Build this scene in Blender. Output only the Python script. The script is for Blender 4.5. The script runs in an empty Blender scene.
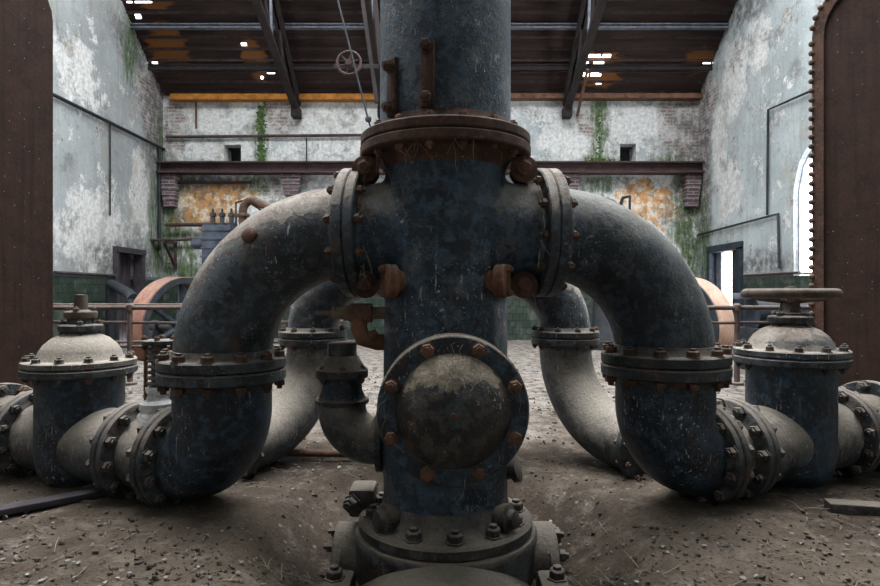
import bpy, bmesh, math, random
from mathutils import Vector, Matrix, Quaternion, noise as mnoise
random.seed(7)
SC = bpy.context.scene
COL = SC.collection
V = Vector
PI = math.pi

# ------------------------------------------------------------------ node helpers
class NT:
    def __init__(s, name):
        s.m = bpy.data.materials.new(name); s.m.use_nodes = True
        s.t = s.m.node_tree; s.t.nodes.clear()
        s.out = s.t.nodes.new('ShaderNodeOutputMaterial')
        s.b = s.t.nodes.new('ShaderNodeBsdfPrincipled')
        s.t.links.new(s.b.outputs[0], s.out.inputs[0])
        g = s.t.nodes.new('ShaderNodeNewGeometry')
        s.P = g.outputs['Position']; s.N = g.outputs['Normal']
    def n(s, typ): return s.t.nodes.new(typ)
    def put(s, sock, v):
        if v is None: return
        if hasattr(v, 'is_linked') or isinstance(v, bpy.types.NodeSocket): s.t.links.new(v, sock)
        else:
            if isinstance(v, (tuple, list)) and len(v) == 3 and sock.type == 'RGBA': v = (*v, 1)
            sock.default_value = v
    def math(s, op, a, b=None, c=None, clamp=False):
        n = s.n('ShaderNodeMath'); n.operation = op; n.use_clamp = clamp
        s.put(n.inputs[0], a); s.put(n.inputs[1], b); s.put(n.inputs[2], c); return n.outputs[0]
    def vmath(s, op, a, b=None):
        n = s.n('ShaderNodeVectorMath'); n.operation = op
        s.put(n.inputs[0], a); s.put(n.inputs[1], b)
        return n.outputs['Value'] if op in ('LENGTH', 'DOT_PRODUCT', 'DISTANCE') else n.outputs[0]
    def sep(s, v):
        n = s.n('ShaderNodeSeparateXYZ'); s.put(n.inputs[0], v); return n.outputs
    def comb(s, x, y, z):
        n = s.n('ShaderNodeCombineXYZ')
        for i, k in enumerate((x, y, z)): s.put(n.inputs[i], k)
        return n.outputs[0]
    def noise(s, scale, detail=4, rough=.55, vec=None, off=0, dist=0.0, color=False):
        n = s.n('ShaderNodeTexNoise')
        v = vec or s.P
        if off: v = s.vmath('ADD', v, (off, off * 1.7, off * .6))
        s.put(n.inputs['Vector'], v); n.inputs['Scale'].default_value = scale
        n.inputs['Detail'].default_value = detail; n.inputs['Roughness'].default_value = rough
        n.inputs['Distortion'].default_value = dist
        return n.outputs['Color'] if color else n.outputs[0]
    def voro(s, scale, vec=None, feature='F1', out='Distance', off=0):
        n = s.n('ShaderNodeTexVoronoi'); n.feature = feature
        v = vec or s.P
        if off: v = s.vmath('ADD', v, (off, off * .7, off * 1.3))
        s.put(n.inputs['Vector'], v); n.inputs['Scale'].default_value = scale
        return n.outputs[out]
    def step(s, v, lo, hi, a=0.0, b=1.0):
        n = s.n('ShaderNodeMapRange'); n.interpolation_type = 'SMOOTHSTEP'
        s.put(n.inputs[0], v)
        for i, k in enumerate((lo, hi, a, b)): n.inputs[i + 1].default_value = k
        return n.outputs[0]
    def mix(s, f, a, b, mode='MIX'):
        n = s.n('ShaderNodeMix'); n.data_type = 'RGBA'; n.blend_type = mode
        s.put(n.inputs[0], f); s.put(n.inputs[6], a); s.put(n.inputs[7], b); return n.outputs[2]
    def mul(s, *a):
        r = a[0]
        for k in a[1:]: r = s.math('MULTIPLY', r, k)
        return r
    def bump(s, h, strength=.5, dist=.02, prev=None):
        n = s.n('ShaderNodeBump'); n.inputs['Strength'].default_value = strength; n.inputs['Distance'].default_value = dist
        s.put(n.inputs['Height'], h)
        if prev: s.t.links.new(prev, n.inputs['Normal'])
        return n.outputs[0]
    def brick(s, vec, c1, c2, mortar, scale=1, w=.24, h=.075, ms=.012):
        n = s.n('ShaderNodeTexBrick'); s.put(n.inputs['Vector'], vec)
        s.put(n.inputs['Color1'], c1); s.put(n.inputs['Color2'], c2); s.put(n.inputs['Mortar'], mortar)
        n.inputs['Scale'].default_value = scale; n.inputs['Brick Width'].default_value = w
        n.inputs['Row Height'].default_value = h; n.inputs['Mortar Size'].default_value = ms
        return n.outputs['Color'], n.outputs['Fac']
    def done(s, col, rough=.8, metal=0.0, normal=None, spec=.4):
        s.put(s.b.inputs['Base Color'], col); s.put(s.b.inputs['Roughness'], rough); s.put(s.b.inputs['Metallic'], metal)
        s.b.inputs['Specular IOR Level'].default_value = spec
        if normal: s.t.links.new(normal, s.b.inputs['Normal'])
        return s.m

def iron(name, dark, light, dust=.8, dustcol=(.235, .215, .185), rust=.5, specks=1.0, chips=.5, dlo=.05, dhi=.85, spec=.34, off=0, crust=0.0, ccol=((.20, .152, .118), (.35, .315, .27))):
    """old painted cast iron: chipped paint, rust, settled dust, crust and droppings"""
    t = NT(name); sx = t.sep(t.P)
    n1 = t.noise(4.5, 6, .6, off=off); n2 = t.noise(19, 5, .65, off=off + 3); n3 = t.noise(70, 4, .7); n4 = t.noise(150, 2, .6)
    c = t.mix(t.step(n1, .32, .68), dark, light)
    c = t.mix(t.mul(t.step(n2, .47, .63), .6), c, tuple(min(1, k * 2.5 + .010) for k in light))
    c = t.mix(t.mul(t.step(n3, .50, .70), .6), c, tuple(k * .35 for k in dark))
    c = t.mix(t.mul(t.step(t.noise(52, 7, .80, off=off + 15), .555, .66), .65 * specks, t.step(t.sep(t.N)[2], -.35, .55)), c, tuple(k * .62 for k in dustcol))
    # flaked paint: sharp islands of older coats
    ch = t.noise(3.6, 10, .70, off=off + 11)
    chm = t.mul(t.step(ch, .575, .585), chips); ch2 = t.mul(t.step(ch, .645, .652), chips)
    c = t.mix(chm, c, t.mix(n3, (.030, .050, .070), (.115, .145, .17)))
    c = t.mix(ch2, c, t.mix(n3, (.03, .022, .018), (.11, .065, .042)))
    # rust
    rm = t.mul(t.step(t.noise(7.5, 9, .72, off=off + 23), .56, .62), rust)
    c = t.mix(rm, c, t.mix(n3, (.040, .020, .012), (.18, .085, .045)))
    # runs stretched along the vertical
    run = t.noise(1, 5, .65, vec=t.comb(t.mul(sx[0], 42), t.mul(sx[1], 42), t.mul(sx[2], 2.4)))
    c = t.mix(t.mul(t.step(run, .60, .72), .40, t.step(t.noise(2.6, 3, off=off + 2), .42, .6)), c, (.20, .19, .175))
    # dust lying on upward faces, broken up; heavier caked crust with a torn edge
    nz = t.sep(t.N)[2]
    dn = t.math('ADD', nz, t.mul(t.math('SUBTRACT', t.noise(9, 8, .74, off=off + 5), .5), 1.7))
    dm = t.mul(t.step(dn, dlo, dhi), dust)
    dcol = t.mix(n3, tuple(k * .42 for k in dustcol), tuple(min(1, k * 1.45) for k in dustcol))
    c = t.mix(dm, c, dcol)
    cm = None
    if crust:
        cn = t.math('ADD', nz, t.mul(t.math('SUBTRACT', t.noise(3.0, 10, .70, off=off + 61), .5), 2.2))
        cm = t.mul(t.step(cn, .36, .40), crust)
        cc = t.mix(t.step(t.noise(6, 6, .65), .38, .62), ccol[0], ccol[1])
        cc = t.mix(t.mul(t.step(n3, .5, .68), .7), cc, (.36, .335, .30)); cc = t.mix(t.mul(t.step(n3, .46, .32), .6), cc, (.06, .05, .042))
        c = t.mix(cm, c, cc)
    # pale droppings and flecks, irregular
    f1 = t.step(t.noise(95, 2, .5, off=off + 3), .665, .70); f2 = t.step(t.noise(38, 4, .6, off=off + 8), .655, .675)
    f3 = t.step(t.noise(1, 3, .55, vec=t.comb(t.mul(sx[0], 75), t.mul(sx[1], 75), t.mul(sx[2], 11)), off=off), .66, .69)
    sp = t.mul(t.math('MAXIMUM', f1, t.math('MAXIMUM', f2, f3)), t.step(t.noise(2.9, 5, .65, off=off + 9), .44, .62), specks * .85)
    c = t.mix(sp, c, (.46, .45, .42))
    h = t.math('ADD', t.mul(n2, .6), t.math('ADD', t.mul(n3, .45), t.math('ADD', t.mul(chm, -.5), t.mul(ch2, -.3))))
    if cm is not None: h = t.math('ADD', h, t.mul(cm, .9))
    nb = t.bump(h, .9, .011)
    r = t.math('ADD', t.mul(dm, .4), t.step(n2, .3, .7, .32, .62), clamp=True)
    return t.done(c, r, .0, nb, spec)

def rusty(name, a=(.05, .025, .016), b=(.19, .095, .056), c3=(.28, .145, .082), dust=.35, streak=0.0, speck=.35):
    t = NT(name)
    n1 = t.noise(6, 8, .68); n2 = t.noise(38, 5, .7); sx = t.sep(t.P)
    c = t.mix(t.step(n1, .3, .7), a, b); c = t.mix(t.mul(t.step(n2, .52, .75), .7), c, c3)
    if streak:
        run = t.noise(1, 5, .6, vec=t.comb(t.mul(sx[0], 26), t.mul(sx[1], 26), t.mul(sx[2], 1.1)))
        c = t.mix(t.mul(t.step(run, .42, .72), streak), c, tuple(k * .42 for k in b))
    nz = t.sep(t.N)[2]
    dn = t.math('ADD', nz, t.mul(t.math('SUBTRACT', t.noise(12, 6, .7), .5), 1.4))
    c = t.mix(t.mul(t.step(dn, .3, 1.0), dust), c, (.22, .19, .16))
    vd = t.voro(33); vr = t.sep(t.voro(33, out='Color'))[0]
    c = t.mix(t.mul(t.step(vd, .15, .10), t.step(vr, .90, .91), speck), c, (.42, .40, .37))
    nb = t.bump(t.math('ADD', t.mul(n1, .6), t.mul(n2, .4)), .5, .01)
    return t.done(c, .82, 0, nb, .3)

def plain(name, col, var=.35, rough=.8, scale=8, bump=.3):
    t = NT(name)
    n1 = t.noise(scale, 6, .65)
    c = t.mix(t.step(n1, .3, .7), tuple(k * (1 - var) for k in col), tuple(min(1, k * (1 + var)) for k in col))
    return t.done(c, rough, 0, t.bump(t.noise(scale * 5, 4), bump, .01), .3)

def masonry(name, plane, moss=(), dirt=(), orange=(), bare=(), white=(), grey=(.34, .38, .385), off=0, peel=.52):
    """limewashed brick wall: paint, peeled white plaster, bare brick, moss, rust bleed, green tiled dado"""
    t = NT(name); sx = t.sep(t.P)
    u = sx[0] if plane == 'xz' else sx[1]; v = sx[2]
    uv = t.comb(u, v, 0)
    big = t.noise(.55, 5, .6, off=off + 2); mid = t.noise(3.4, 11, .72, off=off); fine = t.noise(14, 6, .7)
    def blobs(lst, wob=1.1, nsc=2.6, soft=.16):
        r = None
        nn = t.mul(t.math('SUBTRACT', t.noise(nsc, 8, .7, off=off + 31), .5), wob * 2)
        for (uc, vc, ru, rv) in lst:
            d = t.vmath('LENGTH', t.vmath('MULTIPLY', t.vmath('SUBTRACT', uv, (uc, vc, 0)), (1 / ru, 1 / rv, 0)))
            m = t.step(t.math('ADD', d, nn), 1 + soft, 1 - soft)
            r = m if r is None else t.math('MAXIMUM', r, m)
        return r
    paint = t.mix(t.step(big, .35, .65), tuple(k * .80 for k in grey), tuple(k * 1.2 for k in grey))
    run = t.noise(1, 5, .6, vec=t.comb(t.mul(u, 9), t.mul(v, .7), off))
    paint = t.mix(t.mul(t.step(run, .45, .75), .5), paint, (.20, .22, .22))
    paint = t.mix(t.mul(t.step(fine, .5, .8), .4), paint, (.52, .54, .54))
    # white plaster where the paint fell
    pm = t.math('ADD', t.mul(mid, .62), t.mul(t.noise(.8, 4, .6, off=off + 13), .42))
    pm = t.math('ADD', pm, t.mul(t.math('SUBTRACT', t.noise(17, 8, .78, off=off + 4), .5), .28))
    pmask = t.step(pm, peel, peel + .015)
    if white: pmask = t.math('MAXIMUM', pmask, blobs(white, 1.2))
    wcol = t.mix(t.step(fine, .3, .72), (.42, .43, .42), (.71, .715, .70))
    c = t.mix(pmask, paint, wcol)
    # bare brick
    bc, bf = t.brick(uv, (.13, .085, .08), (.24, .165, .15), (.34, .33, .31), ms=.014)
    bc = t.mix(t.step(t.noise(5, 9, .75, off=off), .44, .58), bc, (.50, .49, .475))
    bmask = t.mul(t.step(t.math('ADD', t.mul(mid, .5), t.mul(t.noise(1.1, 5, .62, off=off + 41), .5)), .585, .60), .75)
    if bare: bmask = t.math('MAXIMUM', bmask, t.mul(blobs(bare, .8), .9))
    c = t.mix(t.mul(t.step(t.noise(2.1, 9, .74, off=off + 71), .52, .62), .45), c, (.27, .245, .20))
    c = t.mix(bmask, c, bc)
    # rust-coloured bleed
    if orange:
        om = blobs(orange, 1.9, 3.4, .14)
        oc = t.mix(t.step(t.noise(6, 9, .75), .44, .58), (.46, .22, .055), t.mix(t.step(t.noise(3.5, 5), .45, .55), (.62, .56, .46), (.16, .085, .055)))
        c = t.mix(t.mul(om, .92), c, oc)
    # soot and grime with its own outline
    gm = t.mul(t.step(t.noise(1.7, 11, .76, off=off + 51), .53, .64), .62)
    c = t.mix(gm, c, (.13, .13, .122))
    c = t.mix(t.mul(t.step(t.noise(13, 9, .78, off=off + 3), .56, .66), .55), c, (.09, .088, .082))
    vr = t.noise(1, 6, .7, vec=t.comb(t.mul(u, 6), t.mul(v, .8), off + 5))
    c = t.mix(t.mul(t.step(vr, .56, .70), .5), c, (.10, .105, .10))
    if dirt:
        c = t.mix(t.mul(blobs(dirt, 1.2, 2.2, .6), t.step(t.noise(7, 8, .75, off=off + 6), .36, .60), .85), c, t.mix(fine, (.045, .048, .046), (.12, .10, .10)))
    if moss:
        mm = blobs(moss, 1.3, 3.2, .5)
        mc = t.mix(t.step(t.noise(11, 6, .7), .35, .65), (.028, .052, .018), (.095, .15, .05))
        ms_ = t.noise(1, 7, .72, vec=t.comb(t.mul(u, 11), t.mul(v, 2.2), off + 8))
        c = t.mix(t.mul(mm, t.step(ms_, .36, .56), .92), c, mc)
    # tiled dado
    tc, tf = t.brick(uv, (.020, .036, .027), (.036, .054, .039), (.012, .016, .014), w=.15, h=.15, ms=.008)
    tc = t.mix(t.mul(t.step(mid, .5, .62), .5), tc, (.13, .13, .115))
    dad = t.step(v, 1.475, 1.47)
    lip = t.mul(t.step(v, 1.54, 1.53), .85)
    c = t.mix(lip, c, (.10, .115, .12)); c = t.mix(dad, c, tc)
    h = t.math('ADD', t.math('ADD', t.mul(pmask, -.5), t.mul(bmask, -.55)), t.math('ADD', t.mul(fine, .4), t.mul(t.math('MULTIPLY', bf, bmask), -.4)))
    nb = t.bump(h, .6, .03)
    return t.done(c, t.step(v, 1.475, 1.47, .9, .45), 0, nb, .3)

M = {}
M['iron'] = iron('blue_black_iron', (.0045, .0085, .0135), (.018, .034, .052), dust=.62, rust=.30, chips=.55, dlo=.25, dhi=1.05)
M['iron_dusty'] = iron('dusty_iron', (.012, .016, .021), (.034, .045, .055), dust=.92, rust=.42, chips=.9, dlo=-.05, dhi=.85, specks=1.0, off=4, crust=.9)
M['iron_right'] = iron('smooth_elbow_iron', (.006, .010, .015), (.021, .034, .046), dust=.9, rust=.15, chips=.25, dlo=-.12, dhi=.95, off=2, dustcol=(.25, .245, .22), specks=.6)
M['iron_body'] = iron('column_iron', (.005, .0105, .017), (.021, .041, .063), dust=.9, rust=.16, chips=.6, dlo=.0, dhi=.8, off=9, dustcol=(.30, .28, .245), specks=.8)
M['iron_pale'] = iron('valve_iron', (.015, .018, .022), (.045, .052, .058), dustcol=(.29, .255, .21), dust=.95, rust=.45, chips=.6, dlo=-.3, dhi=.6, off=14, specks=.7)
M['iron_dirt'] = iron('earthy_iron', (.012, .013, .014), (.035, .034, .032), dust=.9, dustcol=(.15, .128, .10), rust=.45, chips=.3, dlo=.0, dhi=.8, off=21, specks=.35)
M['flange'] = iron('flange_iron', (.010, .013, .016), (.028, .034, .038), dust=.85, dustcol=(.20, .17, .14), rust=.55, chips=.35, dlo=.1, dhi=.9, off=17, specks=.8)
M['nut'] = iron('dusty_nut', (.014, .013, .012), (.04, .036, .032), dust=.8, dustcol=(.2, .17, .14), rust=.7, chips=.2, specks=.3, off=31)
M['cover'] = iron('cover_iron', (.012, .013, .015), (.035, .032, .028), dust=.95, dustcol=(.21, .175, .135), rust=.5, chips=.35, dlo=.1, dhi=.9, specks=.6, off=33, crust=.85, ccol=((.13, .10, .068), (.22, .18, .125)))
M['rust'] = rusty('rusted_iron')
M['rust_flange'] = rusty('rust_brown_flange', (.028, .017, .013), (.11, .058, .040), (.19, .10, .066), dust=.5, speck=.5)
M['bolt'] = rusty('rusted_bolt', (.035, .022, .016), (.11, .062, .042), (.17, .11, .08), dust=.55)
M['plate'] = rusty('rusted_plate', (.022, .011, .007), (.043, .021, .014), (.066, .034, .024), dust=.2, streak=.75, speck=.5)
M['rim_dark'] = rusty('rust_red_rim_dark', (.11, .045, .028), (.20, .092, .06), (.26, .14, .10), dust=.3, speck=.2)
M['rim'] = rusty('rust_red_rim', (.22, .13, .09), (.36, .235, .17), (.44, .33, .26), dust=.3, speck=.2)
M['dark'] = plain('dark_iron', (.018, .021, .025), .4, .6)
M['beam'] = rusty('purple_brown_beam', (.030, .018, .018), (.07, .042, .042), (.12, .08, .075), dust=.5, speck=.1)
M['roofbeam'] = rusty('dark_roof_steel', (.012, .010, .010), (.035, .026, .025), (.06, .045, .04), dust=.2, speck=.05)
M['pale_steel'] = plain('pale_toned_steel', (.13, .14, .17), .4, .5)
M['orange'] = rusty('orange_rust_beam', (.20, .075, .014), (.46, .185, .03), (.30, .13, .05), dust=.1, speck=0)
M['wood'] = plain('dark_wood', (.040, .034, .040), .4, .85)
M['blue'] = plain('slate_blue_paint', (.021, .029, .042), .5, .6)
M['white'] = iron('white_flaked_paint', (.45, .46, .46), (.72, .72, .71), dust=.25, rust=.2, chips=.3, specks=.2, off=6)
M['railing'] = rusty('worn_railing', (.05, .035, .03), (.13, .09, .075), (.20, .15, .13), dust=.5, speck=.1)
M['wheelrim'] = rusty('handwheel_iron', (.05, .036, .028), (.115, .085, .066), (.17, .13, .10), dust=.5, speck=.1)
M['brass'] = rusty('dull_brass', (.08, .062, .04), (.17, .13, .085), (.13, .07, .045), dust=.3, speck=.1)
M['straw'] = plain('dry_straw', (.20, .165, .115), .3, .9)
def brickmat(name, c1, c2, mort, plane='xz'):
    t = NT(name); sx = t.sep(t.P); uv = t.comb(sx[0] if plane == 'xz' else sx[1], sx[2], 0)
    c, f = t.brick(uv, c1, c2, mort); c = t.mix(t.mul(t.step(t.noise(9, 6, .7), .45, .7), .5), c, (.10, .07, .07))
    return t.done(c, .9, 0, t.bump(f, -.5, .02), .2)
M['corbel'] = brickmat('corbel_brick', (.085, .052, .060), (.13, .085, .092), (.20, .19, .19))
M['outbrick'] = brickmat('outside_brick', (.42, .22, .16), (.50, .28, .21), (.55, .50, .46), 'xz')

def floor_mat():
    t = NT('dirt_floor')
    a = t.noise(1.3, 7, .65); b = t.noise(9, 8, .72); f = t.noise(55, 5, .75); g = t.noise(150, 3, .7)
    c = t.mix(t.step(a, .35, .66), (.040, .030, .022), (.112, .088, .066))
    c = t.mix(t.mul(t.step(b, .48, .68), .75), c, (.165, .140, .113))
    c = t.mix(t.mul(t.step(f, .50, .66), .8), c, (.028, .021, .017))
    c = t.mix(t.mul(t.step(g, .60, .74), .75), c, (.22, .20, .175))
    y = t.sep(t.P)[1]
    far_pale = t.mul(t.step(t.math('ADD', y, t.mul(a, 6)), 6.6, 9.0), t.step(b, .36, .60))  # floor turns paler towards the back, broken up by noise
    c = t.mix(t.mul(far_pale, .7), c, (.28, .262, .24))
    vd = t.voro(26); vr = t.sep(t.voro(26, out='Color'))[0]
    c = t.mix(t.mul(t.step(vd, .3, .22), t.step(vr, .86, .89), .6), c, (.24, .22, .195))
    h = t.math('ADD', t.mul(b, .8), t.math('ADD', t.mul(f, .35), t.mul(g, .12)))
    return t.done(c, .95, 0, t.bump(h, .8, .022), .15)
M['floor'] = floor_mat()

def roof_mat():
    t = NT('rusted_roof_sheet'); sx = t.sep(t.P)
    rows = t.noise(1, 6, .65, vec=t.comb(t.mul(sx[0], .8), t.mul(sx[1], 9), t.mul(sx[2], 9)))
    c = t.mix(t.step(rows, .3, .7), (.020, .013, .012), (.055, .033, .029))
    def spot(x, y, rx, ry):
        d = t.vmath('LENGTH', t.vmath('MULTIPLY', t.vmath('SUBTRACT', t.comb(sx[0], sx[1], 0), (x, y, 0)), (1 / rx, 1 / ry, 0)))
        return t.step(t.math('ADD', d, t.mul(t.math('SUBTRACT', t.noise(1, 7, .7, vec=t.comb(t.mul(sx[0], 2.2), t.mul(sx[1], 11), 0)), .5), 2.0)), 1.1, .8)
    m = None
    for q in ((3.35, 12.5, .5, .33), (-3.8, 12.3, .25, .36), (-5.5, 12.1, .4, .45), (5.3, 12.3, .3, .25), (-5.4, 11.3, .4, .16)):
        k = spot(*q); m = k if m is None else t.math('MAXIMUM', m, k)
    c = t.mix(t.mul(m, .85), c, t.mix(rows, (.34, .135, .03), (.12, .055, .025)))
    return t.done(c, .85, 0, t.bump(rows, .4, .02), .25)
M['roof'] = roof_mat()

def X(x, d): return (x - 440) * d / 600
def Z(y, d): return 1.2 + (293 - y) * d / 600

M['wall_back'] = masonry('plaster_wall_rear', 'xz', off=1, peel=.50,
    moss=[(X(261, 13), 4.7, .16, 1.1), (X(599, 13), 4.75, .20, .95), (X(600, 13), 4.05, .42, .16), (X(158, 13), 2.5, .55, 1.7), (X(178, 13), 1.9, .5, 1.0), (X(168, 13), 3.6, .45, .3),
          (X(686, 13), 2.4, .35, 1.6), (X(670, 13), 4.05, .30, .14), (X(255, 13), 3.6, .3, .25), (X(600, 13), 3.55, .35, .2)],
    dirt=[(X(690, 13), 3.4, .45, 2.3), (X(160, 13), 3.2, .30, 1.6), (X(600, 13), 3.65, 1.2, .10), (X(250, 13), 3.65, 1.6, .10), (0, 1.9, 6, .45)],
    orange=[(X(205, 13), 3.05, .75, .50), (X(645, 13), 3.08, .62, .50), (X(230, 13), 3.3, .5, .3)],
    bare=[(X(282, 13), 5.05, .42, .50), (X(176, 13), 4.9, .25, .8), (X(672, 13), 5.0, .32, .8), (X(690, 13), 4.2, .25, 1.5), (X(262, 13), 3.4, .45, .28), (X(588, 13), 4.9, .25, .3)],
    white=[(X(205, 13), 5.1, .7, .30), (X(335, 13), 4.9, .9, .5), (X(575, 13), 4.5, .7, .5), (X(640, 13), 4.9, .7, .4), (X(190, 13), 2.4, .3, .5)])
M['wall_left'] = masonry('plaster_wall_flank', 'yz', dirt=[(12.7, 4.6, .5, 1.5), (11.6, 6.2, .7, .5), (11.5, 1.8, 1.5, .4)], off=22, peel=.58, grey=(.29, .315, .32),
    moss=[(12.75, 2.6, .35, 1.3), (11.6, 5.9, .3, .7), (12.9, 4.0, .2, 1.0)], bare=[(12.4, 5.2, .5, .7), (12.8, 4.7, .3, .9)],
    white=[(10.4, 2.3, 1.0, .7), (12.0, 3.2, .4, 1.0), (9.9, 4.9, .6, .5)])
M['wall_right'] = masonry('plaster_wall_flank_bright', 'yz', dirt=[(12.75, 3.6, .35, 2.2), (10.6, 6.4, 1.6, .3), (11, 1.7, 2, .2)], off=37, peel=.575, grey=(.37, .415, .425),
    moss=[(12.7, 2.2, .3, 1.0)], bare=[(12.75, 4.3, .3, 1.6), (12.5, 5.3, .4, .4)], white=[(12.0, 4.2, .35, .8), (11.4, 5.3, .5, .8), (11.6, 3.2, .5, .5), (10.6, 5.6, .4, .5)])

# ------------------------------------------------------------------ mesh helpers
WL = {}
def thing(name, loc, label, cat, group=None):
    o = bpy.data.objects.new(name, None); COL.objects.link(o); o.location = loc; o.empty_display_size = .1
    o['label'] = label; o['category'] = cat
    if group: o['group'] = group
    WL[o] = V(loc); return o
def finish(me, mat, ang=38):
    me.materials.append(mat)
    if ang <= 0: me.shade_flat()
    else: me.shade_smooth(); me.set_sharp_from_angle(angle=math.radians(ang))
def part(name, bm, mat, parent=None, label=None, ang=38):
    if parent is not None: bm.transform(Matrix.Translation(-WL[parent]))
    bmesh.ops.recalc_face_normals(bm, faces=bm.faces)
    me = bpy.data.meshes.new(name); bm.to_mesh(me); bm.free(); finish(me, mat, ang)
    o = bpy.data.objects.new(name, me); COL.objects.link(o)
    if parent is not None: o.parent = parent; WL[o] = WL[parent]
    else: WL[o] = V((0, 0, 0))
    if label: o['label'] = label
    return o
def single(name, bm, mat, label, cat, group=None, ang=38):
    o = part(name, bm, mat, None, None, ang); o['label'] = label; o['category'] = cat
    if group: o['group'] = group
    return o
def struct(name, bm, mat, ang=38):
    o = part(name, bm, mat, None, None, ang); o['kind'] = 'structure'; return o
def B(): return bmesh.new()
def frame(d):
    d = V(d).normalized(); a = V((0, 0, 1)) if abs(d.z) < .9 else V((1, 0, 0))
    x = a.cross(d).normalized(); return x, d.cross(x), d
def lathe(bm, prof, org, axis, n=48, ph=0.0):
    x, y, d = frame(axis); org = V(org); rings = []
    for (r, h) in prof:
        if r < 1e-5: rings.append([bm.verts.new(org + d * h)])
        else: rings.append([bm.verts.new(org + d * h + (x * math.cos(2 * PI * i / n + ph) + y * math.sin(2 * PI * i / n + ph)) * r) for i in range(n)])
    for a, b in zip(rings, rings[1:]):
        for i in range(n):
            j = (i + 1) % n
            q = [a[i] if len(a) > 1 else a[0], a[j] if len(a) > 1 else a[0], b[j] if len(b) > 1 else b[0], b[i] if len(b) > 1 else b[0]]
            u = []
            for k in q:
                if k not in u: u.append(k)
            if len(u) > 2: bm.faces.new(u)
    if tuple(prof[0]) != tuple(prof[-1]):
        for e in (rings[0], rings[-1]):
            if len(e) > 1: bm.faces.new(e)
    return bm
def disc(bm, org, axis, r, t, ch=.006, n=56):
    """a solid round plate from org, t thick along axis, edges eased"""
    return lathe(bm, [(0, 0), (r - ch, 0), (r, ch), (r, t - ch), (r - ch, t), (0, t)], org, axis, n)
def cyl(bm, a, b, r, n=20, r2=None):
    a = V(a); b = V(b); L = (b - a).length; r2 = r if r2 is None else r2
    return lathe(bm, [(r, 0), (r2, L)], a, b - a, n)
def tube(bm, pts, rad, n=36):
    pts = [V(p) for p in pts]; rs = rad if isinstance(rad, (list, tuple)) else [rad] * len(pts)
    t = (pts[1] - pts[0]).normalized(); x, y, _ = frame(t); rings = []
    for i, p in enumerate(pts):
        if 0 < i < len(pts) - 1: t2 = ((pts[i + 1] - p).normalized() + (p - pts[i - 1]).normalized()).normalized()
        elif i: t2 = (p - pts[i - 1]).normalized()
        else: t2 = t
        q = t.rotation_difference(t2); x = q @ x; y = q @ y; t = t2
        rings.append([bm.verts.new(p + (x * math.cos(2 * PI * k / n) + y * math.sin(2 * PI * k / n)) * rs[i]) for k in range(n)])
    for a, b in zip(rings, rings[1:]):
        for i in range(n): bm.faces.new((a[i], a[(i + 1) % n], b[(i + 1) % n], b[i]))
    bm.faces.new(rings[0]); bm.faces.new(rings[-1]); return bm
def bend(p, d0, d1, R, n=14):
    p = V(p); d0 = V(d0).normalized(); d1 = V(d1).normalized(); c = p + d1 * R
    return [c - d1 * R * math.cos(PI / 2 * i / n) + d0 * R * math.sin(PI / 2 * i / n) for i in range(n + 1)]
def box(bm, c, s, rot=None, bev=0.0):
    r = bmesh.ops.create_cube(bm, size=1); vs = r['verts']
    bmesh.ops.scale(bm, vec=s, verts=vs)
    if bev:
        es = list({e for v in vs for e in v.link_edges})
        rb = bmesh.ops.bevel(bm, geom=es, offset=bev, segments=2, affect='EDGES', profile=.5)
        vs = list({v for f in rb['faces'] for v in f.verts} | {v for v in vs if v.is_valid})
    if rot is not None: bmesh.ops.rotate(bm, cent=(0, 0, 0), matrix=rot, verts=vs)
    bmesh.ops.translate(bm, vec=c, verts=vs); return bm
def box2(bm, lo, hi, bev=0.0):
    lo = V(lo); hi = V(hi); return box(bm, (lo + hi) / 2, hi - lo, None, bev)
def bar(bm, a, b, w, h, up=(0, 0, 1), bev=0.0):
    a = V(a); b = V(b); d = (b - a).normalized(); s = d.cross(V(up)).normalized(); u = s.cross(d)
    return box(bm, (a + b) / 2, (w, (b - a).length, h), Matrix((s, d, u)).transposed(), bev)
def ibeam(bm, a, b, w, h, t=.025, up=(0, 0, 1)):
    a = V(a); b = V(b); d = (b - a).normalized(); s = d.cross(V(up)).normalized(); u = s.cross(d)
    for (off, ww, hh) in ((u * (h / 2 - t / 2), w, t), (-u * (h / 2 - t / 2), w, t), (V(), t, h - 2 * t)):
        bar(bm, a + off, b + off, ww, hh, up)
    return bm
BM_CACHE = {}
def bolt_mesh(s, grip, mat):
    k = (round(s, 4), round(grip, 4), mat.name)
    if k not in BM_CACHE:
        bm = B()
        lathe(bm, [(0, 0), (s * 1.28, 0), (s * 1.28, s * .16), (s, s * .16), (s, s * .95), (s * .84, s * 1.12), (s * .56, s * 1.12), (s * .54, s * 1.5), (0, s * 1.58)], (0, 0, 0), (0, 0, 1), 6)
        if grip > 0:
            lathe(bm, [(0, -grip), (s, -grip), (s, -grip - s * .9), (s * .55, -grip - s * .95), (s * .52, -grip - s * 1.5), (0, -grip - s * 1.55)], (0, 0, 0), (0, 0, 1), 6)
            cyl(bm, (0, 0, -grip), (0, 0, 0), s * .5, 8)
        bmesh.ops.recalc_face_normals(bm, faces=bm.faces)
        me = bpy.data.meshes.new('bolt'); bm.to_mesh(me); bm.free(); finish(me, mat, 25); BM_CACHE[k] = me
    return BM_CACHE[k]
def bolt(root, p, axis, s=.022, grip=0.0, mat=None, name='bolt'):
    o = bpy.data.objects.new(name, bolt_mesh(s, grip, mat or M['bolt'])); COL.objects.link(o); o.parent = root
    q = V((0, 0, 1)).rotation_difference(V(axis).normalized()) @ Quaternion((0, 0, 1), random.uniform(0, PI / 3))
    o.rotation_mode = 'QUATERNION'; o.rotation_quaternion = q; o.location = V(p) - WL[root]; return o
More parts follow.
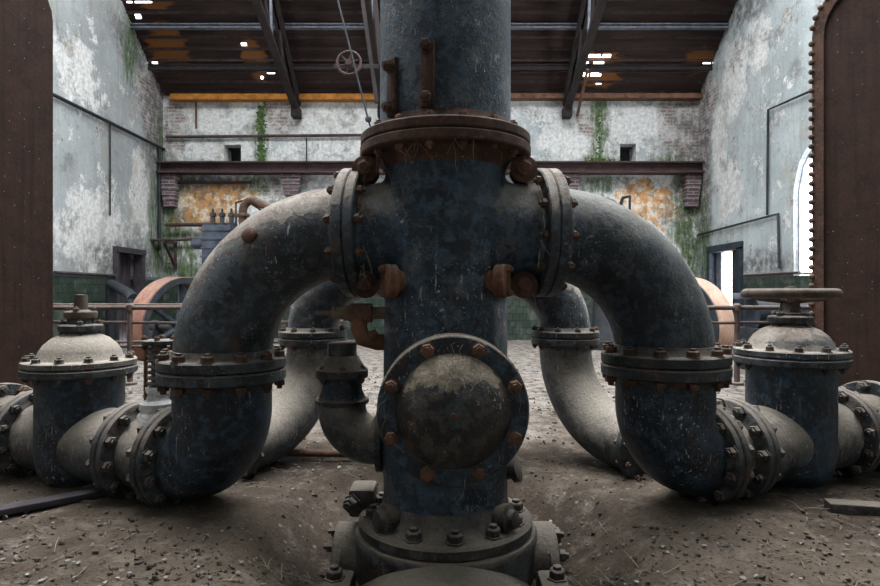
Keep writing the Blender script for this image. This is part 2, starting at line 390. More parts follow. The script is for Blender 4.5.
def ring_bolts(root, org, axis, r, n, s=.022, grip=0.0, ph=0.0, mat=None, skip=None):
    x, y, d = frame(axis)
    for i in range(n):
        a = 2 * PI * i / n + ph
        p = V(org) + (x * math.cos(a) + y * math.sin(a)) * r
        if skip and skip(p): continue
        bolt(root, p, axis, s, grip, mat)

# ------------------------------------------------------------------ the hall
BY, LX, RX = 13.0, -6.0, 5.6
def roofz(y): return 5.45 + .75 * (13 - y)
def wall(name, mat, plane, c, lo, hi, top, holes, thick, out):
    """columns of quads, holes as (u0,u1,bottom(u),top(u)); reveals 'thick' deep along 'out'"""
    bm = B()
    def P(u, z, k=0.0): return bm.verts.new((u, c + out * k, z) if plane == 'xz' else (c + out * k, u, z))
    us = {lo, hi}
    for h in holes:
        n = h[4] if len(h) > 4 else 1
        for i in range(n + 1): us.add(h[0] + (h[1] - h[0]) * i / n)
    k = lo
    while k < hi: us.add(k); k += .5
    us = sorted(us)
    def quad(*p): bm.faces.new([P(*q) for q in p])
    for a, b in zip(us, us[1:]):
        if b - a < 1e-6: continue
        m = (a + b) / 2; hs = sorted([h for h in holes if h[0] < m < h[1]], key=lambda h: h[2](m))
        za, zb = -.3, -.3
        for h in hs:
            quad((a, za), (b, zb), (b, h[2](b)), (a, h[2](a))); 
            quad((a, za, thick), (b, zb, thick), (b, h[2](b), thick), (a, h[2](a), thick))
            quad((a, h[2](a)), (b, h[2](b)), (b, h[2](b), thick), (a, h[2](a), thick))
            quad((a, h[3](a)), (b, h[3](b)), (b, h[3](b), thick), (a, h[3](a), thick))
            za, zb = h[3](a), h[3](b)
        quad((a, za), (b, zb), (b, top(b)), (a, top(a))); quad((a, za, thick), (b, zb, thick), (b, top(b), thick), (a, top(a), thick))
    for h in holes:
        for u in (h[0], h[1]):
            quad((u, h[2](u)), (u, h[3](u)), (u, h[3](u), thick), (u, h[2](u), thick))
    bmesh.ops.remove_doubles(bm, verts=bm.verts, dist=1e-5)
    return struct(name, bm, mat, 0)
K = lambda z: (lambda u: z)
def arch(u0, u1, spring, rise): return lambda u: spring + rise * math.sqrt(max(0, 1 - ((u - (u0 + u1) / 2) / ((u1 - u0) / 2)) ** 2))
wl = (-4.68, -4.31, 4.0, 4.41); wr = (3.90, 4.25, 4.0, 4.43)
wall('wall_back', M['wall_back'], 'xz', BY, LX, RX, K(5.5), [(w[0], w[1], K(w[2]), K(w[3])) for w in (wl, wr)], .45, 1)
FY, RIDGE = -5.0, 4.0
def toplr(u): return roofz(u) if u > RIDGE else roofz(RIDGE) - (RIDGE - u) * .75
holesR = [(7.45, 9.50, K(1.47), arch(7.45, 9.50, 2.85, .75), 14), (11.2, 12.35, K(.05), K(2.05))]
holesL = [(7.25, 9.10, K(1.47), arch(7.25, 9.10, 3.0, .62), 14), (11.1, 12.0, K(.0), K(1.98))]
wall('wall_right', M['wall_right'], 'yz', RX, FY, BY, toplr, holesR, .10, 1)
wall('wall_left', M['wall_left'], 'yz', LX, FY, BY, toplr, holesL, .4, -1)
wall('wall_front', M['wall_left'], 'xz', FY, LX, RX, K(5.5), [], .4, -1)

# floor: trodden dirt, uneven
FL = .20
def fz(x, y):
    h = mnoise.fractal(V((x * .9, y * .9, 3.1)), 1.0, 2.0, 4) * .030 + mnoise.noise(V((x * 9, y * 9, 1.7))) * .008 + mnoise.noise(V((x * 24, y * 24, 5.7))) * .004
    r = math.hypot(x - .03, y - 2.60); k = min(1, max(0, (.92 - r) / .42)); k = k * k * (3 - 2 * k)
    return h + FL - .24 * k
bm = B(); x0, x1, y0, y1 = LX, RX, FY, BY
xs = [x0 + (x1 - x0) * i / 210 for i in range(211)]
ys = []; y = y0
while y < y1: ys.append(y); y += .2 if y < .8 else (.035 if y < 4.6 else (.07 if y < 8 else .16))
ys.append(y1)
gr = [[bm.verts.new((a, b, fz(a, b))) for a in xs] for b in ys]
for j in range(len(ys) - 1):
    for i in range(210): bm.faces.new((gr[j][i], gr[j][i + 1], gr[j + 1][i + 1], gr[j + 1][i]))
struct('floor', bm, M['floor'], 180)

# roof sheeting of lapped rows, with the holes the photo shows; middle left open, an added gap that lets sky light in
def hole(x, y):
    hs = [(3.02, 3.48, 12.22, 12.42), (3.1, 3.36, 12.50, 12.62), (-5.95, -5.45, 11.20, 11.36), (-5.9, -5.75, 11.5, 11.62), (-5.75, -5.45, 10.95, 11.1), (-5.95, -5.85, 12.32, 12.42), (5.44, 5.58, 12.28, 12.42),
          (-3.98, -3.88, 12.02, 12.06), (-3.88, -3.80, 12.16, 12.20), (-3.78, -3.66, 12.28, 12.32), (-3.72, -3.62, 12.40, 12.44), (-3.62, -3.44, 12.52, 12.56), (3.0, 3.1, 12.55, 12.62), (3.3, 3.42, 12.7, 12.78), (-3.8, -3.72, 12.6, 12.66)]
    return any(a < x < b and c < y < d for a, b, c, d in hs) and mnoise.noise(V((x * 7, y * 11, .4))) > -.18
bm = B(); bat = B()
def roofpatch(ya, yb, zf, sgn):
    n = int(abs(yb - ya) / .04); m = 232
    for j in range(n):
        a = ya + (yb - ya) * j / n; b = ya + (yb - ya) * (j + 1) / n
        sa = (j % 5) / 5 * .05; sb = ((j % 5) + 1) / 5 * .05
        for i in range(0, m):
            xa = -6.3 + 12.2 * i / m; xb = -6.3 + 12.2 * (i + 1) / m
            if hole((xa + xb) / 2, (a + b) / 2): continue
            bm.faces.new([bm.verts.new(q) for q in ((xa, a, zf(a) + sa), (xb, a, zf(a) + sa), (xb, b, zf(b) + sb), (xa, b, zf(b) + sb))])
        if j % 5 == 0: box2(bat, (-6.0, a - .016, zf(a) - .035), (5.6, a + .016, zf(a) + .02))
        if j % 5 == 4:
            bm.faces.new([bm.verts.new(q) for q in ((-6.3, b, zf(b) + .05), (5.9, b, zf(b) + .05), (5.9, b, zf(b)), (-6.3, b, zf(b)))])
roofpatch(13.3, 8.6, roofz, 1)
zf2 = lambda y: roofz(RIDGE) - (RIDGE - y) * .75
for (a, b) in ((2.2, -5.3),):
    bm.faces.new([bm.verts.new(q) for q in ((-6.3, a, zf2(a)), (5.9, a, zf2(a)), (5.9, b, zf2(b)), (-6.3, b, zf2(b)))])
bmesh.ops.remove_doubles(bm, verts=bm.verts, dist=1e-5)
struct('ceiling', bm, M['roof'], 20)
M['batten'] = rusty('pale_roof_batten', (.03, .02, .02), (.075, .05, .05), (.11, .08, .08), dust=.1, speck=0)  # lighter colour stands in for light the lapped edges do not catch
struct('trim_3', bat, M['batten'], 20)

# wall plate at the eaves (bright rust on one half), pale purlin and dark purlins
bm = B(); box2(bm, (-5.75, 12.78, 5.33), (-1.2, 13.0, 5.45)); struct('trim_1', bm, M['orange'])
bm = B(); box2(bm, (-1.2, 12.78, 5.36), (5.6, 13.0, 5.46)); struct('trim_2', bm, M['rust'])
def purl(y, mat, label, w=.10, h=.16, g='purlins under the roof sheets'):
    bm = B(); ibeam(bm, (-6.0, y, roofz(y) - h / 2 - .03), (5.6, y, roofz(y) - h / 2 - .03), w, h); return single('roof_purlin', bm, mat, label, 'purlin', g)
purl(11.66, M['pale_steel'], 'pale steel purlin with lit tone in its colour running across the dark roof', .11, .09)  # pale colour stands in for light on the bottom flange
purl(12.35, M['roofbeam'], 'dark steel purlin just above the rusty eaves beam', .07, .12)
purl(11.05, M['roofbeam'], 'dark steel purlin next above the pale purlin', .07, .12)
purl(10.4, M['roofbeam'], 'highest dark steel purlin in view under the roof', .07, .12)

def truss(x, label):
    t = thing('roof_truss', (x, 12.9, 5.0), label, 'roof truss', 'trusses carrying the roof')
    for s, nm in ((-.05, 'top_chord'), (.05, 'top_chord')):
        bm = B(); bar(bm, (x + s, 12.95, roofz(12.95) - .22), (x + s, 9.0, roofz(9.0) - .22), .05, .14); part(nm, bm, M['roofbeam'], t)
    bm = B(); bar(bm, (x, 12.95, 5.07), (x, 8.6, 6.62), .14, .07); part('bottom_chord', bm, M['roofbeam'], t)
    bm = B(); box2(bm, (x - .09, 12.72, 4.95), (x + .09, 12.98, 5.16), .01); part('wall_shoe', bm, M['roofbeam'], t)
    for ya, yb in ((12.0, 11.55), (11.0, 10.9), (10.9, 10.2)):
        zb = 5.07 + (12.95 - ya) * .3563
        bm = B(); bar(bm, (x, ya, zb), (x, yb, roofz(yb) - .25), .045, .045, (1, 0, 0)); part('brace', bm, M['roofbeam'] if ya != 11.0 else M['pale_steel'], t)
truss(-3.08, 'dark steel roof truss meeting the wall beside the bare bricks and moss stripe')
truss(-1.24, 'dark steel roof truss beside the spoked pulley wheel')
truss(.76, 'dark steel roof truss mostly hidden behind the central riser pipe')
truss(2.72, 'dark steel roof truss beside the bright hole in the roof')
bm = B(); bar(bm, (2.95, 12.9, 5.0), (3.0, 12.2, 5.75), .05, .05); single('loose_strut', bm, M['rust'], 'thin rusty strut leaning beside the truss under the roof hole', 'strut')

# windows (frames + glazing bars), doors
def arched_window(name, y0, y1, x, out):
    t = bpy.data.objects.new(name, None); COL.objects.link(t); t.location = (x + out * .07, (y0 + y1) / 2, 1.47); t['kind'] = 'structure'; WL[t] = V(t.location)
    f = arch(y0, y1, *((2.85, .75) if y1 == 9.50 else (3.0, .62))); bm = B(); xx = x + out * (.07 if out > 0 else .3)
    pts = [(xx, y0 + .04, 1.5)] + [(xx, y0 + .04 + (y1 - y0 - .08) * i / 16, f(y0 + (y1 - y0) * i / 16) - .04) for i in range(17)] + [(xx, y1 - .04, 1.5), (xx, y0 + .04, 1.5)]
    for a, b in zip(pts, pts[1:]):
        if (V(a) - V(b)).length > 1e-4: bar(bm, a, b, .035, .035, (1, 0, 0))
    part('window_frame', bm, M['pale_steel'], t)
    bm = B()
    for i in (1, 2, 3):
        yy = y0 + (y1 - y0) * i / 4; bar(bm, (xx, yy, 1.5), (xx, yy, f(yy) - .03), 0.010, .012, (1, 0, 0))
    for zz in (1.95, 2.45, 2.95): bar(bm, (xx, y0 + .03, zz), (xx, y1 - .03, zz), .010, .012, (1, 0, 0))
    part('glazing_bars', bm, M['pale_steel'], t)
k = 1
for (a, b) in ((7.45, 9.50),):
    arched_window('window_%d' % k, a, b, RX, 1); k += 1
for (a, b) in ((7.25, 9.10),):
    arched_window('window_%d' % k, a, b, LX, -1); k += 1
for w in (wl, wr):       # the two small openings high in the rear wall get solid dark blocks in place of the shade beyond
    bm = B(); box2(bm, (w[0] - .1, 13.46, w[2] - .1), (w[1] + .1, 13.9, w[3] + .1))
    t = bpy.data.objects.new('window_%d' % k, None); COL.objects.link(t); t.location = (w[0], 13.4, w[2]); t['kind'] = 'structure'; WL[t] = V(t.location); k += 1
    part('shade_backing', bm, M['dark'], t)
    bm = B(); bar(bm, ((w[0] + w[1]) / 2 + .06, 13.3, w[2]), ((w[0] + w[1]) / 2 + .06, 13.3, w[3]), .03, .03); bar(bm, (w[0], 13.3, w[3] - .02), (w[1], 13.3, w[3] - .02), .04, .04)
    part('window_frame', bm, M['blue'], t)
def doorroot(name, loc):
    t = bpy.data.objects.new(name, None); COL.objects.link(t); t.location = loc; t['kind'] = 'structure'; WL[t] = V(loc); return t
t = doorroot('door_1', (RX, 11.8, 0))
bm = B()
for yy in (11.14, 12.41): box2(bm, (RX - .06, yy - .07, 0), (RX + .12, yy + .07, 2.05))
box2(bm, (RX - .06, 11.07, 2.02), (RX + .12, 12.48, 2.16)); part('door_frame', bm, M['blue'], t)
bm = B(); box2(bm, (RX + .08, 11.21, .05), (RX + .13, 11.66, 2.02)); 
for zz in (.25, 1.1): box2(bm, (RX + .065, 11.27, zz), (RX + .09, 11.60, zz + .7), .006)
part('door_leaf', bm, M['blue'], t)
bm = B(); box2(bm, (RX + .08, 12.12, .05), (RX + .13, 12.34, 2.02)); part('door_leaf', bm, M['pale_steel'], t)
t = doorroot('door_2', (LX, 11.55, 0))
bm = B()
for yy in (11.06, 12.04): box2(bm, (LX - .12, yy - .06, 0), (LX + .06, yy + .06, 1.98))
box2(bm, (LX - .12, 11.0, 1.96), (LX + .08, 12.1, 2.06)); part('door_frame', bm, M['wood'], t)
bm = B(); box2(bm, (LX - .25, 11.1, 0), (LX - .2, 12.0, 1.98))
for i in range(6): box2(bm, (LX - .21, 11.11 + i * .15, .02), (LX - .185, 11.24 + i * .15, 1.95), .004)
part('door_leaf', bm, M['wood'], t)
bm = B(); box2(bm, (5.87, 12.6, -.3), (6.3, 13.0, 3.0)); struct('wall_outside', bm, M['outbrick'])

# conduits, corbels and beam on the rear wall
def pipe_thing(name, pts, r, mat, label, cat='pipe', n=10, group=None):
    return single(name, tube(B(), pts, r, n), mat, label, cat, group)
bm = B(); ibeam(bm, (LX + .02, 12.78, 3.86), (RX - .02, 12.78, 3.86), .3, .24, .03)
single('wall_beam', bm, M['beam'], 'long purple-brown steel beam crossing the whole rear wall', 'beam')
def corbel(xc, w, z0, z1, label, d=.26):
    bm = B(); n = 6
    for i in range(n):
        s = 1 - .06 * (n - 1 - i); a = z0 + (z1 - z0) * i / n; b = z0 + (z1 - z0) * (i + 1) / n
        box2(bm, (xc - w / 2 * s, 13 - d * s, a), (xc + w / 2 * s, 13.0, b - .008), .006)
    single('brick_corbel', bm, M['corbel'], label, 'corbel', 'brick corbels under the wall beam')
corbel(X(293, 13), .44, 3.30, 3.735, 'dark brick corbel under the wall beam above the bent rusty pipe')
corbel(X(569, 13), .40, 3.36, 3.735, 'dark brick corbel under the wall beam just right of the central column')
corbel(-5.80, .34, 3.05, 3.735, 'dark brick corbel in the mossy corner with the bracket shelf')
corbel(5.40, .34, 3.05, 3.735, 'dark brick corbel in the corner near the bright open doorway')
pipe_thing('wall_conduit', [(LX + .1, 12.92, 4.56), (X(366, 13), 12.92, 4.60)], .032, M['beam'], 'horizontal conduit high on the rear wall above the steel beam')
pipe_thing('wall_conduit', [(X(197, 13), 12.95, 5.40), (X(197, 13), 12.95, 4.75)], .02, M['rust'], 'short vertical rusty pipe hanging below the orange eaves beam')
pipe_thing('wall_conduit', [(X(307, 13), 12.95, 4.55), (X(307, 13), 12.95, 3.97)], .014, M['dark'], 'thin vertical wire conduit between upper conduit and steel beam')
pipe_thing('wall_conduit', [(X(165, 13) + .3, 12.93, 3.58), (X(252, 13), 12.93, 3.58)], .03, M['beam'], 'horizontal pipe just under the steel beam above the orange stain')
pipe_thing('wall_conduit', [(LX + .15, 12.8, 2.66), (X(240, 13), 12.8, 2.66)], .045, M['beam'], 'thick brown pipe on the mossy corner, level with the blue pump box')
pipe_thing('wall_conduit', [(LX + .1, 12.85, 2.32), (X(200, 13), 12.85, 2.36)], .03, M['beam'], 'thin brown pipe resting over the triangular wall bracket')
t = thing('shelf_bracket', (X(172, 13), 13, 1.9), 'triangular iron bracket on the mossy rear wall corner', 'bracket')
bm = B(); xb = X(176, 13)
bar(bm, (xb, 13, 2.27), (xb, 12.4, 2.27), .05, .05); bar(bm, (xb, 13, 1.75), (xb, 12.45, 2.25), .05, .05); bar(bm, (xb, 12.97, 1.7), (xb, 12.97, 2.3), .05, .05, (0, 1, 0))
box2(bm, (xb - .35, 12.4, 2.29), (xb + .15, 12.6, 2.32)); part('bracket_frame', bm, M['beam'], t)
pipe_thing('wall_conduit', [(LX + .05, 9.0, 4.25), (LX + .05, 12.95, 4.30)], .03, M['dark'], 'long level conduit on the flank wall with the dark wooden door')
pipe_thing('wall_conduit', [(LX + .04, 10.84, 4.25), (LX + .04, 10.84, 2.6)], .014, M['dark'], 'thin vertical wire conduit on the wall above the railing')
pipe_thing('wall_conduit', [(LX + .05, 12.72, 4.3), (LX + .05, 12.72, 2.1)], .03, M['dark'], 'vertical conduit near the mossy corner beside dark wooden door')
pipe_thing('wall_conduit', [(RX - .05, 8.9, 4.22), (RX - .05, 10.15, 4.30), (RX - .05, 10.18, 2.52)], .02, M['dark'], 'thin conduit bending down the bright wall beside the arched window')
pipe_thing('wall_conduit', [(RX - .05, 12.9, 2.45), (RX - .05, 9.85, 2.5), (RX - .05, 9.82, 1.6)], .022, M['dark'], 'thin conduit running over the open doorway and down to the tiles')
pipe_thing('wall_conduit', [(RX - .03, 11.0, 1.52), (RX - .03, 9.3, 1.52)], .02, M['beam'], 'thin pipe along the top of the green tiles beside the doorway')
pipe_thing('wall_conduit', [(LX + .03, 9.3, 1.52), (LX + .03, 11.0, 1.52)], .025, M['wood'], 'thin pipe along the top of the green tiles beside the dark wooden door')

# moss growing in tufts on the leaking stripes
def moss(x, z0, z1, w, n, label):
    bm = B()
    for i in range(n):
        z = random.uniform(z0, z1); xx = x + random.gauss(0, w * .4); s = random.uniform(.010, .026)
        bmesh.ops.create_icosphere(bm, subdivisions=1, radius=s, matrix=Matrix.Translation((xx, 13 - s * .3, z)) @ Matrix.Diagonal((1.3, .8, 1, 1)))
    o = single('moss', bm, M['moss'], label, 'moss'); o['kind'] = 'stuff'
M['moss'] = plain('green_moss', (.06, .105, .03), .6, .95, 12)
moss(X(261, 13), 4.0, 5.25, 0.13, 300, 'green moss stripe running down the rear wall left of the column')
moss(X(599, 13), 4.0, 5.1, 0.10, 90, 'green moss stripe running down the rear wall right of the column')
moss(X(600, 13), 3.98, 4.12, 0.40, 110, 'clump of green moss lying along the steel beam')

# ------------------------------------------------------------------ machinery at the back
def flywheel(x, y, zc, R, w, sgn, label):
    t = thing('flywheel', (x, y, 0), label, 'flywheel', 'engine flywheels behind the railing')
    q = math.radians(26); n = V((sgn * math.cos(q), -math.sin(q), 0)); e1 = V((-n.y, n.x, 0)); c = V((x, y, zc)) - n * w / 2
    bm = B()
    lathe(bm, [(R - .085, -w / 2), (R - .012, -w / 2), (R, -w / 2 + .012), (R, w / 2 - .012), (R - .012, w / 2), (R - .085, w / 2), (R - .085, -w / 2)], c, n, 80)
    part('rim', bm, M['rim_dark'] if sgn > 0 else M['rim'], t, 'rusty flywheel rim')
    for k in (-1, 1):
        bm = B(); lathe(bm, [(R - .10, 0), (R - .008, 0), (R - .012, k * .012), (R - .10, k * .012), (R - .10, 0)], c + n * k * w / 2, n, 80); part('rim_face', bm, M['dark'], t, 'dark painted rim side')
    bm = B(); lathe(bm, [(0, -.17), (.09, -.17), (.12, -.14), (.12, .14), (.09, .17), (0, .17)], c, n, 28); part('hub', bm, M['dark'], t)
    for i in range(6):
        a = 2 * PI * i / 6 + .45; e = e1 * math.cos(a) + V((0, 0, math.sin(a)))
        bm = B(); tube(bm, [c + e * .09, c + e * (R * .5), c + e * (R - .07)], [.055, .042, .05], 12); part('spoke', bm, M['blue'], t)
    bm = B(); cyl(bm, c - n * .6, c + n * .45, .055, 16); part('axle', bm, M['dark'], t)
    for k in (-.5, .38):
        p = c + n * k; bm = B(); box(bm, (p.x, p.y, zc / 2 - .05), (.16, .3, zc), Matrix((n, e1, V((0, 0, 1)))).transposed(), .02); lathe(bm, [(.11, -.08), (.11, .08)], p, n, 20); part('bearing_pedestal', bm, M['dark'], t)
flywheel(X(187, 9.3), 9.3, .66, .79, .34, 1, 'rust-red rimmed flywheel by the dark wooden door')
flywheel(X(676, 9.3), 9.3, .66, .79, .34, -1, 'pale rust rimmed flywheel by the bright open doorway')

def engine(x, y, label, mirror=1):
    t = thing('steam_pump', (x, y, 0), label, 'pump', 'steam pumps at the rear wall')
    bm = B(); box2(bm, (x - .42, y - .35, -.05), (x + .42, y + .35, .35), .03); part('base', bm, M['dark'], t)
    bm = B(); lathe(bm, [(.24, .3), (.2, .36), (.2, 1.55), (.26, 1.6), (.26, 1.66)], (x, y, 0), (0, 0, 1), 28); part('column', bm, M['dark'], t)
    bm = B(); box2(bm, (x - .25, y - .24, 1.66), (x + .25, y + .24, 2.36), .03)
    for zz in (1.8, 1.95, 2.1, 2.25): box2(bm, (x - .26, y - .255, zz), (x + .26, y - .23, zz + .03), .004)
    part('valve_chest', bm, M['blue'], t, 'slate blue valve chest')
    for q in (-.14, .02, .18):
        bm = B(); lathe(bm, [(.07, 0), (.07, .05), (.04, .06), (.04, .16), (.055, .17), (.055, .22), (.02, .24), (.02, .30), (0, .31)], (x + q, y, 2.36), (0, 0, 1), 12); part('plunger', bm, M['dark'], t)
    bm = B(); lathe(bm, [(0, -.06), (.07, -.05), (.10, 0), (.10, .2), (.08, .22)], (x - .40 * mirror, y - .1, 2.05), (mirror, 0, 0), 20); part('end_cylinder', bm, M['blue'], t)
engine(X(221, 10.4), 10.4, 'slate blue steam pump with three plungers beside the bent rusty pipe')
engine(X(604, 10.9), 10.9, 'slate blue pump hidden behind the big elbow on the doorway side', -1)
t = thing('bent_pipe', (X(241, 11), 11, 0), 'bent rusty pipe rising beside the slate blue pump against orange stain', 'pipe')
a = V((X(243, 11), 11, 2.55)); b = a + V((.15, 0, .15))
pp = [(a.x, 11, 0), (a.x, 11, 2.3)] + bend((a.x, 11, 2.70), (0, 0, 1), (.88, -.1, 0), .20, 8) 
e = V(pp[-1]); pp += [tuple(e + V((.35, -.1, -.18))), tuple(e + V((.9, -.2, -.52)))]
bm = B(); tube(bm, pp, .075, 16); part('pipe', bm, M['rust_flange'], t)
for zz in (2.6, 1.6):
    bm = B(); disc(bm, (a.x, 11, zz), (0, 0, 1), .115, .05); part('flange', bm, M['rust_flange'], t)
bm = B(); tube(bm, [(a.x - .13, 11, 1.4), (a.x - .13, 11, 2.86), (a.x + .05, 10.98, 2.9), (a.x + .4, 10.95, 2.68), (a.x + .9, 10.9, 2.36)], .02, 8); part('side_rod', bm, M['dark'], t)
t = thing('air_vessel', (X(610, 11.9), 11.9, 0), 'dark domed air vessel with hooked pipe seen over the big elbow', 'vessel')
bm = B(); xx = X(607, 11.9); lathe(bm, [(.2, 0), (.2, 2.62), (.25, 2.7), (.25, 2.84), (.20, 2.98), (.1, 3.06), (0, 3.08)], (xx, 11.9, 0), (0, 0, 1), 24); part('body', bm, M['beam'], t)
bm = B(); tube(bm, [(xx + .24, 11.9, 2.85), (xx + .30, 11.85, 3.08), (xx + .42, 11.8, 3.1), (xx + .42, 11.8, 2.3)], .035, 10); part('hooked_pipe', bm, M['blue'], t)
bm = B(); lathe(bm, [(0, 0), (.15, 0), (.16, .02), (.15, .32), (.165, .34), (.15, .36), (.15, .66), (.16, .7), (.13, .7), (0, .69)], (X(606, 11), 11.0, -.0), (0, 0, 1), 24)
single('steel_drum', bm, M['blue'], 'slate blue drum standing on the floor far under the big elbow', 'drum')
t = thing('engine_bed', (4.7, 7.9, 0), 'dark blue engine bed behind the railing near the doorway', 'engine')
bm = B(); box2(bm, (4.0, 7.5, -.05), (5.1, 8.1, .75), .04); part('bed', bm, M['dark'], t)
bm = B(); cyl(bm, (4.05, 7.8, .92), (4.95, 7.8, .92), .22, 28); part('cylinder', bm, M['blue'], t)
bm = B(); box2(bm, (3.85, 7.7, 1.12), (5.0, 7.9, 1.2), .01); part('slide_bar', bm, M['pale_steel'], t)
bm = B(); tube(bm, [(LX + .3, 10.4, 1.35), (LX + .8, 10.0, 1.2), (-4.95, 9.7, 1.1)], .09, 14); cyl(bm, (LX + .3, 10.4, 1.35), (LX + .3, 10.4, 0), .09, 14); cyl(bm, (-4.95, 9.7, 1.1), (-4.95, 9.7, 0), .09, 14)
single('handrail_pipe', bm, M['dark'], 'thick dark sloping pipe in front of green tiles by the rusted plate', 'pipe')

# railings
def railing(xa, xb, y, posts, label, zs=(1.04, .89, .63)):
    t = thing('railing', ((xa + xb) / 2, y, 0), label, 'railing', 'pipe railings around the machine pit')
    for i, z in enumerate(zs):
        bm = B(); tube(bm, [(xa, y, z), ((xa + xb) / 2, y, z - (.015 if i else 0)), (xb, y, z)], .026 if i == 0 else .017, 10); part('rail', bm, M['railing'], t)
    for x in posts:
        bm = B(); lathe(bm, [(.07, .1), (.07, .23), (.03, .24), (.026, 1.01), (.04, 1.01), (.04, 1.07), (.02, 1.09), (0, 1.09)], (x, y, 0), (0, 0, 1), 12); part('post', bm, M['railing'], t)
railing(-4.5, -1.05, 6.5, (-4.45, X(130, 6.5), -2.2, -1.1), 'rusty pipe railing in front of the flywheel by the wooden door')
railing(1.85, 4.3, 6.5, (1.9, X(737, 6.5), 4.25), 'rusty pipe railing in front of the flywheel by the bright doorway')
t = thing('railing', (-3.9, 7.1, 0), 'second thin railing just behind the front rail left of the big elbow', 'railing', 'pipe railings around the machine pit')
for z in (1.06, .62):
    bm = B(); tube(bm, [(-5.2, 7.1, z), (-1.2, 7.1, z)], .016, 8); part('rail', bm, M['railing'], t)
for x in (-4.3, -3.0, -1.3):
    bm = B(); cyl(bm, (x, 7.1, .1), (x, 7.1, 1.06), .022, 10); part('post', bm, M['dark'], t)

# pulley wheel and its rod hung beside a truss
px = X(349, 8); pz = Z(63, 8)
t = thing('pulley_wheel', (px, 8, pz), 'spoked iron pulley wheel hanging high left of the riser pipe', 'pulley')
bm = B(); ring = [V((px + math.cos(2 * PI * i / 32) * .155, 8, pz + math.sin(2 * PI * i / 32) * .155)) for i in range(33)]
tube(bm, ring, .02, 8); part('rim', bm, M['beam'], t)
bm = B(); lathe(bm, [(.04, -.05), (.04, .05)], (px, 8, pz), (0, 1, 0), 14); part('hub', bm, M['beam'], t)
for i in range(6):
    a = PI * i / 3 + .3; bm = B(); cyl(bm, (px, 8, pz), (px + math.cos(a) * .15, 8, pz + math.sin(a) * .15), .011, 8); part('spoke', bm, M['beam'], t)
bm = B(); box2(bm, (px - .22, 8.08, pz - .04), (px + .42, 8.14, pz + .02)); bar(bm, (px + .42, 8.1, pz), (-1.05, 8.1, 7.0), .06, .06); bar(bm, (px + .36, 8.1, pz - .5), (-1.3, 8.1, 7.0), .05, .05); part('hanger', bm, M['roofbeam'], t)
bm = B(); tube(bm, [(X(334, 8), 7.93, Z(-40, 8)), (X(338, 8), 7.93, Z(0, 8)), (X(369, 8), 7.93, Z(122, 8))], .013, 8); lathe(bm, [(0, -.04), (.035, -.03), (.045, 0), (.035, .03), (0, .04)], (X(369, 8), 7.93, Z(121, 8)), (0, 0, 1), 12)
tube(bm, [(X(369, 8), 7.93, Z(122, 8)), (X(372, 8), 7.93, Z(131, 8)), (X(379, 8), 7.93, Z(132, 8)), (X(385, 8), 7.93, Z(122, 8))], .013, 8)
single('control_rod', bm, M['dark'], 'thin slanting rod with a knob and hook below the pulley wheel', 'rod')

# riveted plates (tall tank ends) at either side, turned so only their faces show
def tank(edge, sgn, label, edgemat):
    ex, ey = edge; a = math.radians(33)
    u = V((sgn * math.cos(a), -math.sin(a), 0)); w = V((sgn * math.sin(a), math.cos(a), 0))   # along the face, into the depth
    t = thing('riveted_tank', (ex, ey, 0), label, 'tank', 'tall rusted tanks flanking the pumps')
    H = 4.2 if sgn < 0 else 4.05; L = 1.5; D = .9; r = .52
    prof = [(0, -.05)] + [(0, H - r)] + [(r - r * math.cos(PI / 2 * i / 8), H - r + r * math.sin(PI / 2 * i / 8)) for i in range(1, 9)] + [(L, H), (L, -.05)]
    bm = B(); f0 = [bm.verts.new(V((ex, ey, z)) + u * s) for s, z in prof]; f1 = [bm.verts.new(V((ex, ey, z)) + u * s + w * D) for s, z in prof]
    bm.faces.new(f0); bm.faces.new(f1)
    for i in range(len(prof)): j = (i + 1) % len(prof); bm.faces.new((f0[i], f0[j], f1[j], f1[i]))
    part('tank_body', bm, M['plate'], t, None, 30)
    bm = B(); q = prof[:10]
    for k in range(len(q) - 1):
        (s0, z0), (s1, z1) = q[k], q[k + 1]
        bar(bm, V((ex, ey, z0)) + u * (s0 + .045) - w * .012, V((ex, ey, z1)) + u * (s1 + .045) - w * .012, .09, .025, tuple(w))
    if sgn > 0:
        part('edge_strip', bm, edgemat, t)
        z = .5; n = 0
        pts = []
        while z < H - r: pts.append((0.0, z)); z += .085
        for i in range(1, 10): pts.append((r - r * math.cos(PI / 2 * i / 9), H - r + r * math.sin(PI / 2 * i / 9)))
        for (s, z) in pts:
            o = bpy.data.objects.new('rivet', rivet_mesh()); COL.objects.link(o); o.parent = t
            o.location = V((ex, ey, z)) + u * (s - .004) - w * .02 - WL[t]
    else: bm.free()
RV = []
def rivet_mesh():
    if not RV:
        bm = B(); bmesh.ops.create_uvsphere(bm, u_segments=10, v_segments=6, radius=.026)
        me = bpy.data.meshes.new('rivet'); bm.to_mesh(me); bm.free(); finish(me, M['bolt'], 60); RV.append(me)
    return RV[0]
tank((X(53, 5.5), 5.5), -1, 'tall rust-brown tank with a smooth rounded edge behind the valve without handwheel', M['plate'])
tank((X(812, 5.5), 5.5), 1, 'tall rust-brown tank with a riveted edge behind the valve with the handwheel', M['rust_flange'])

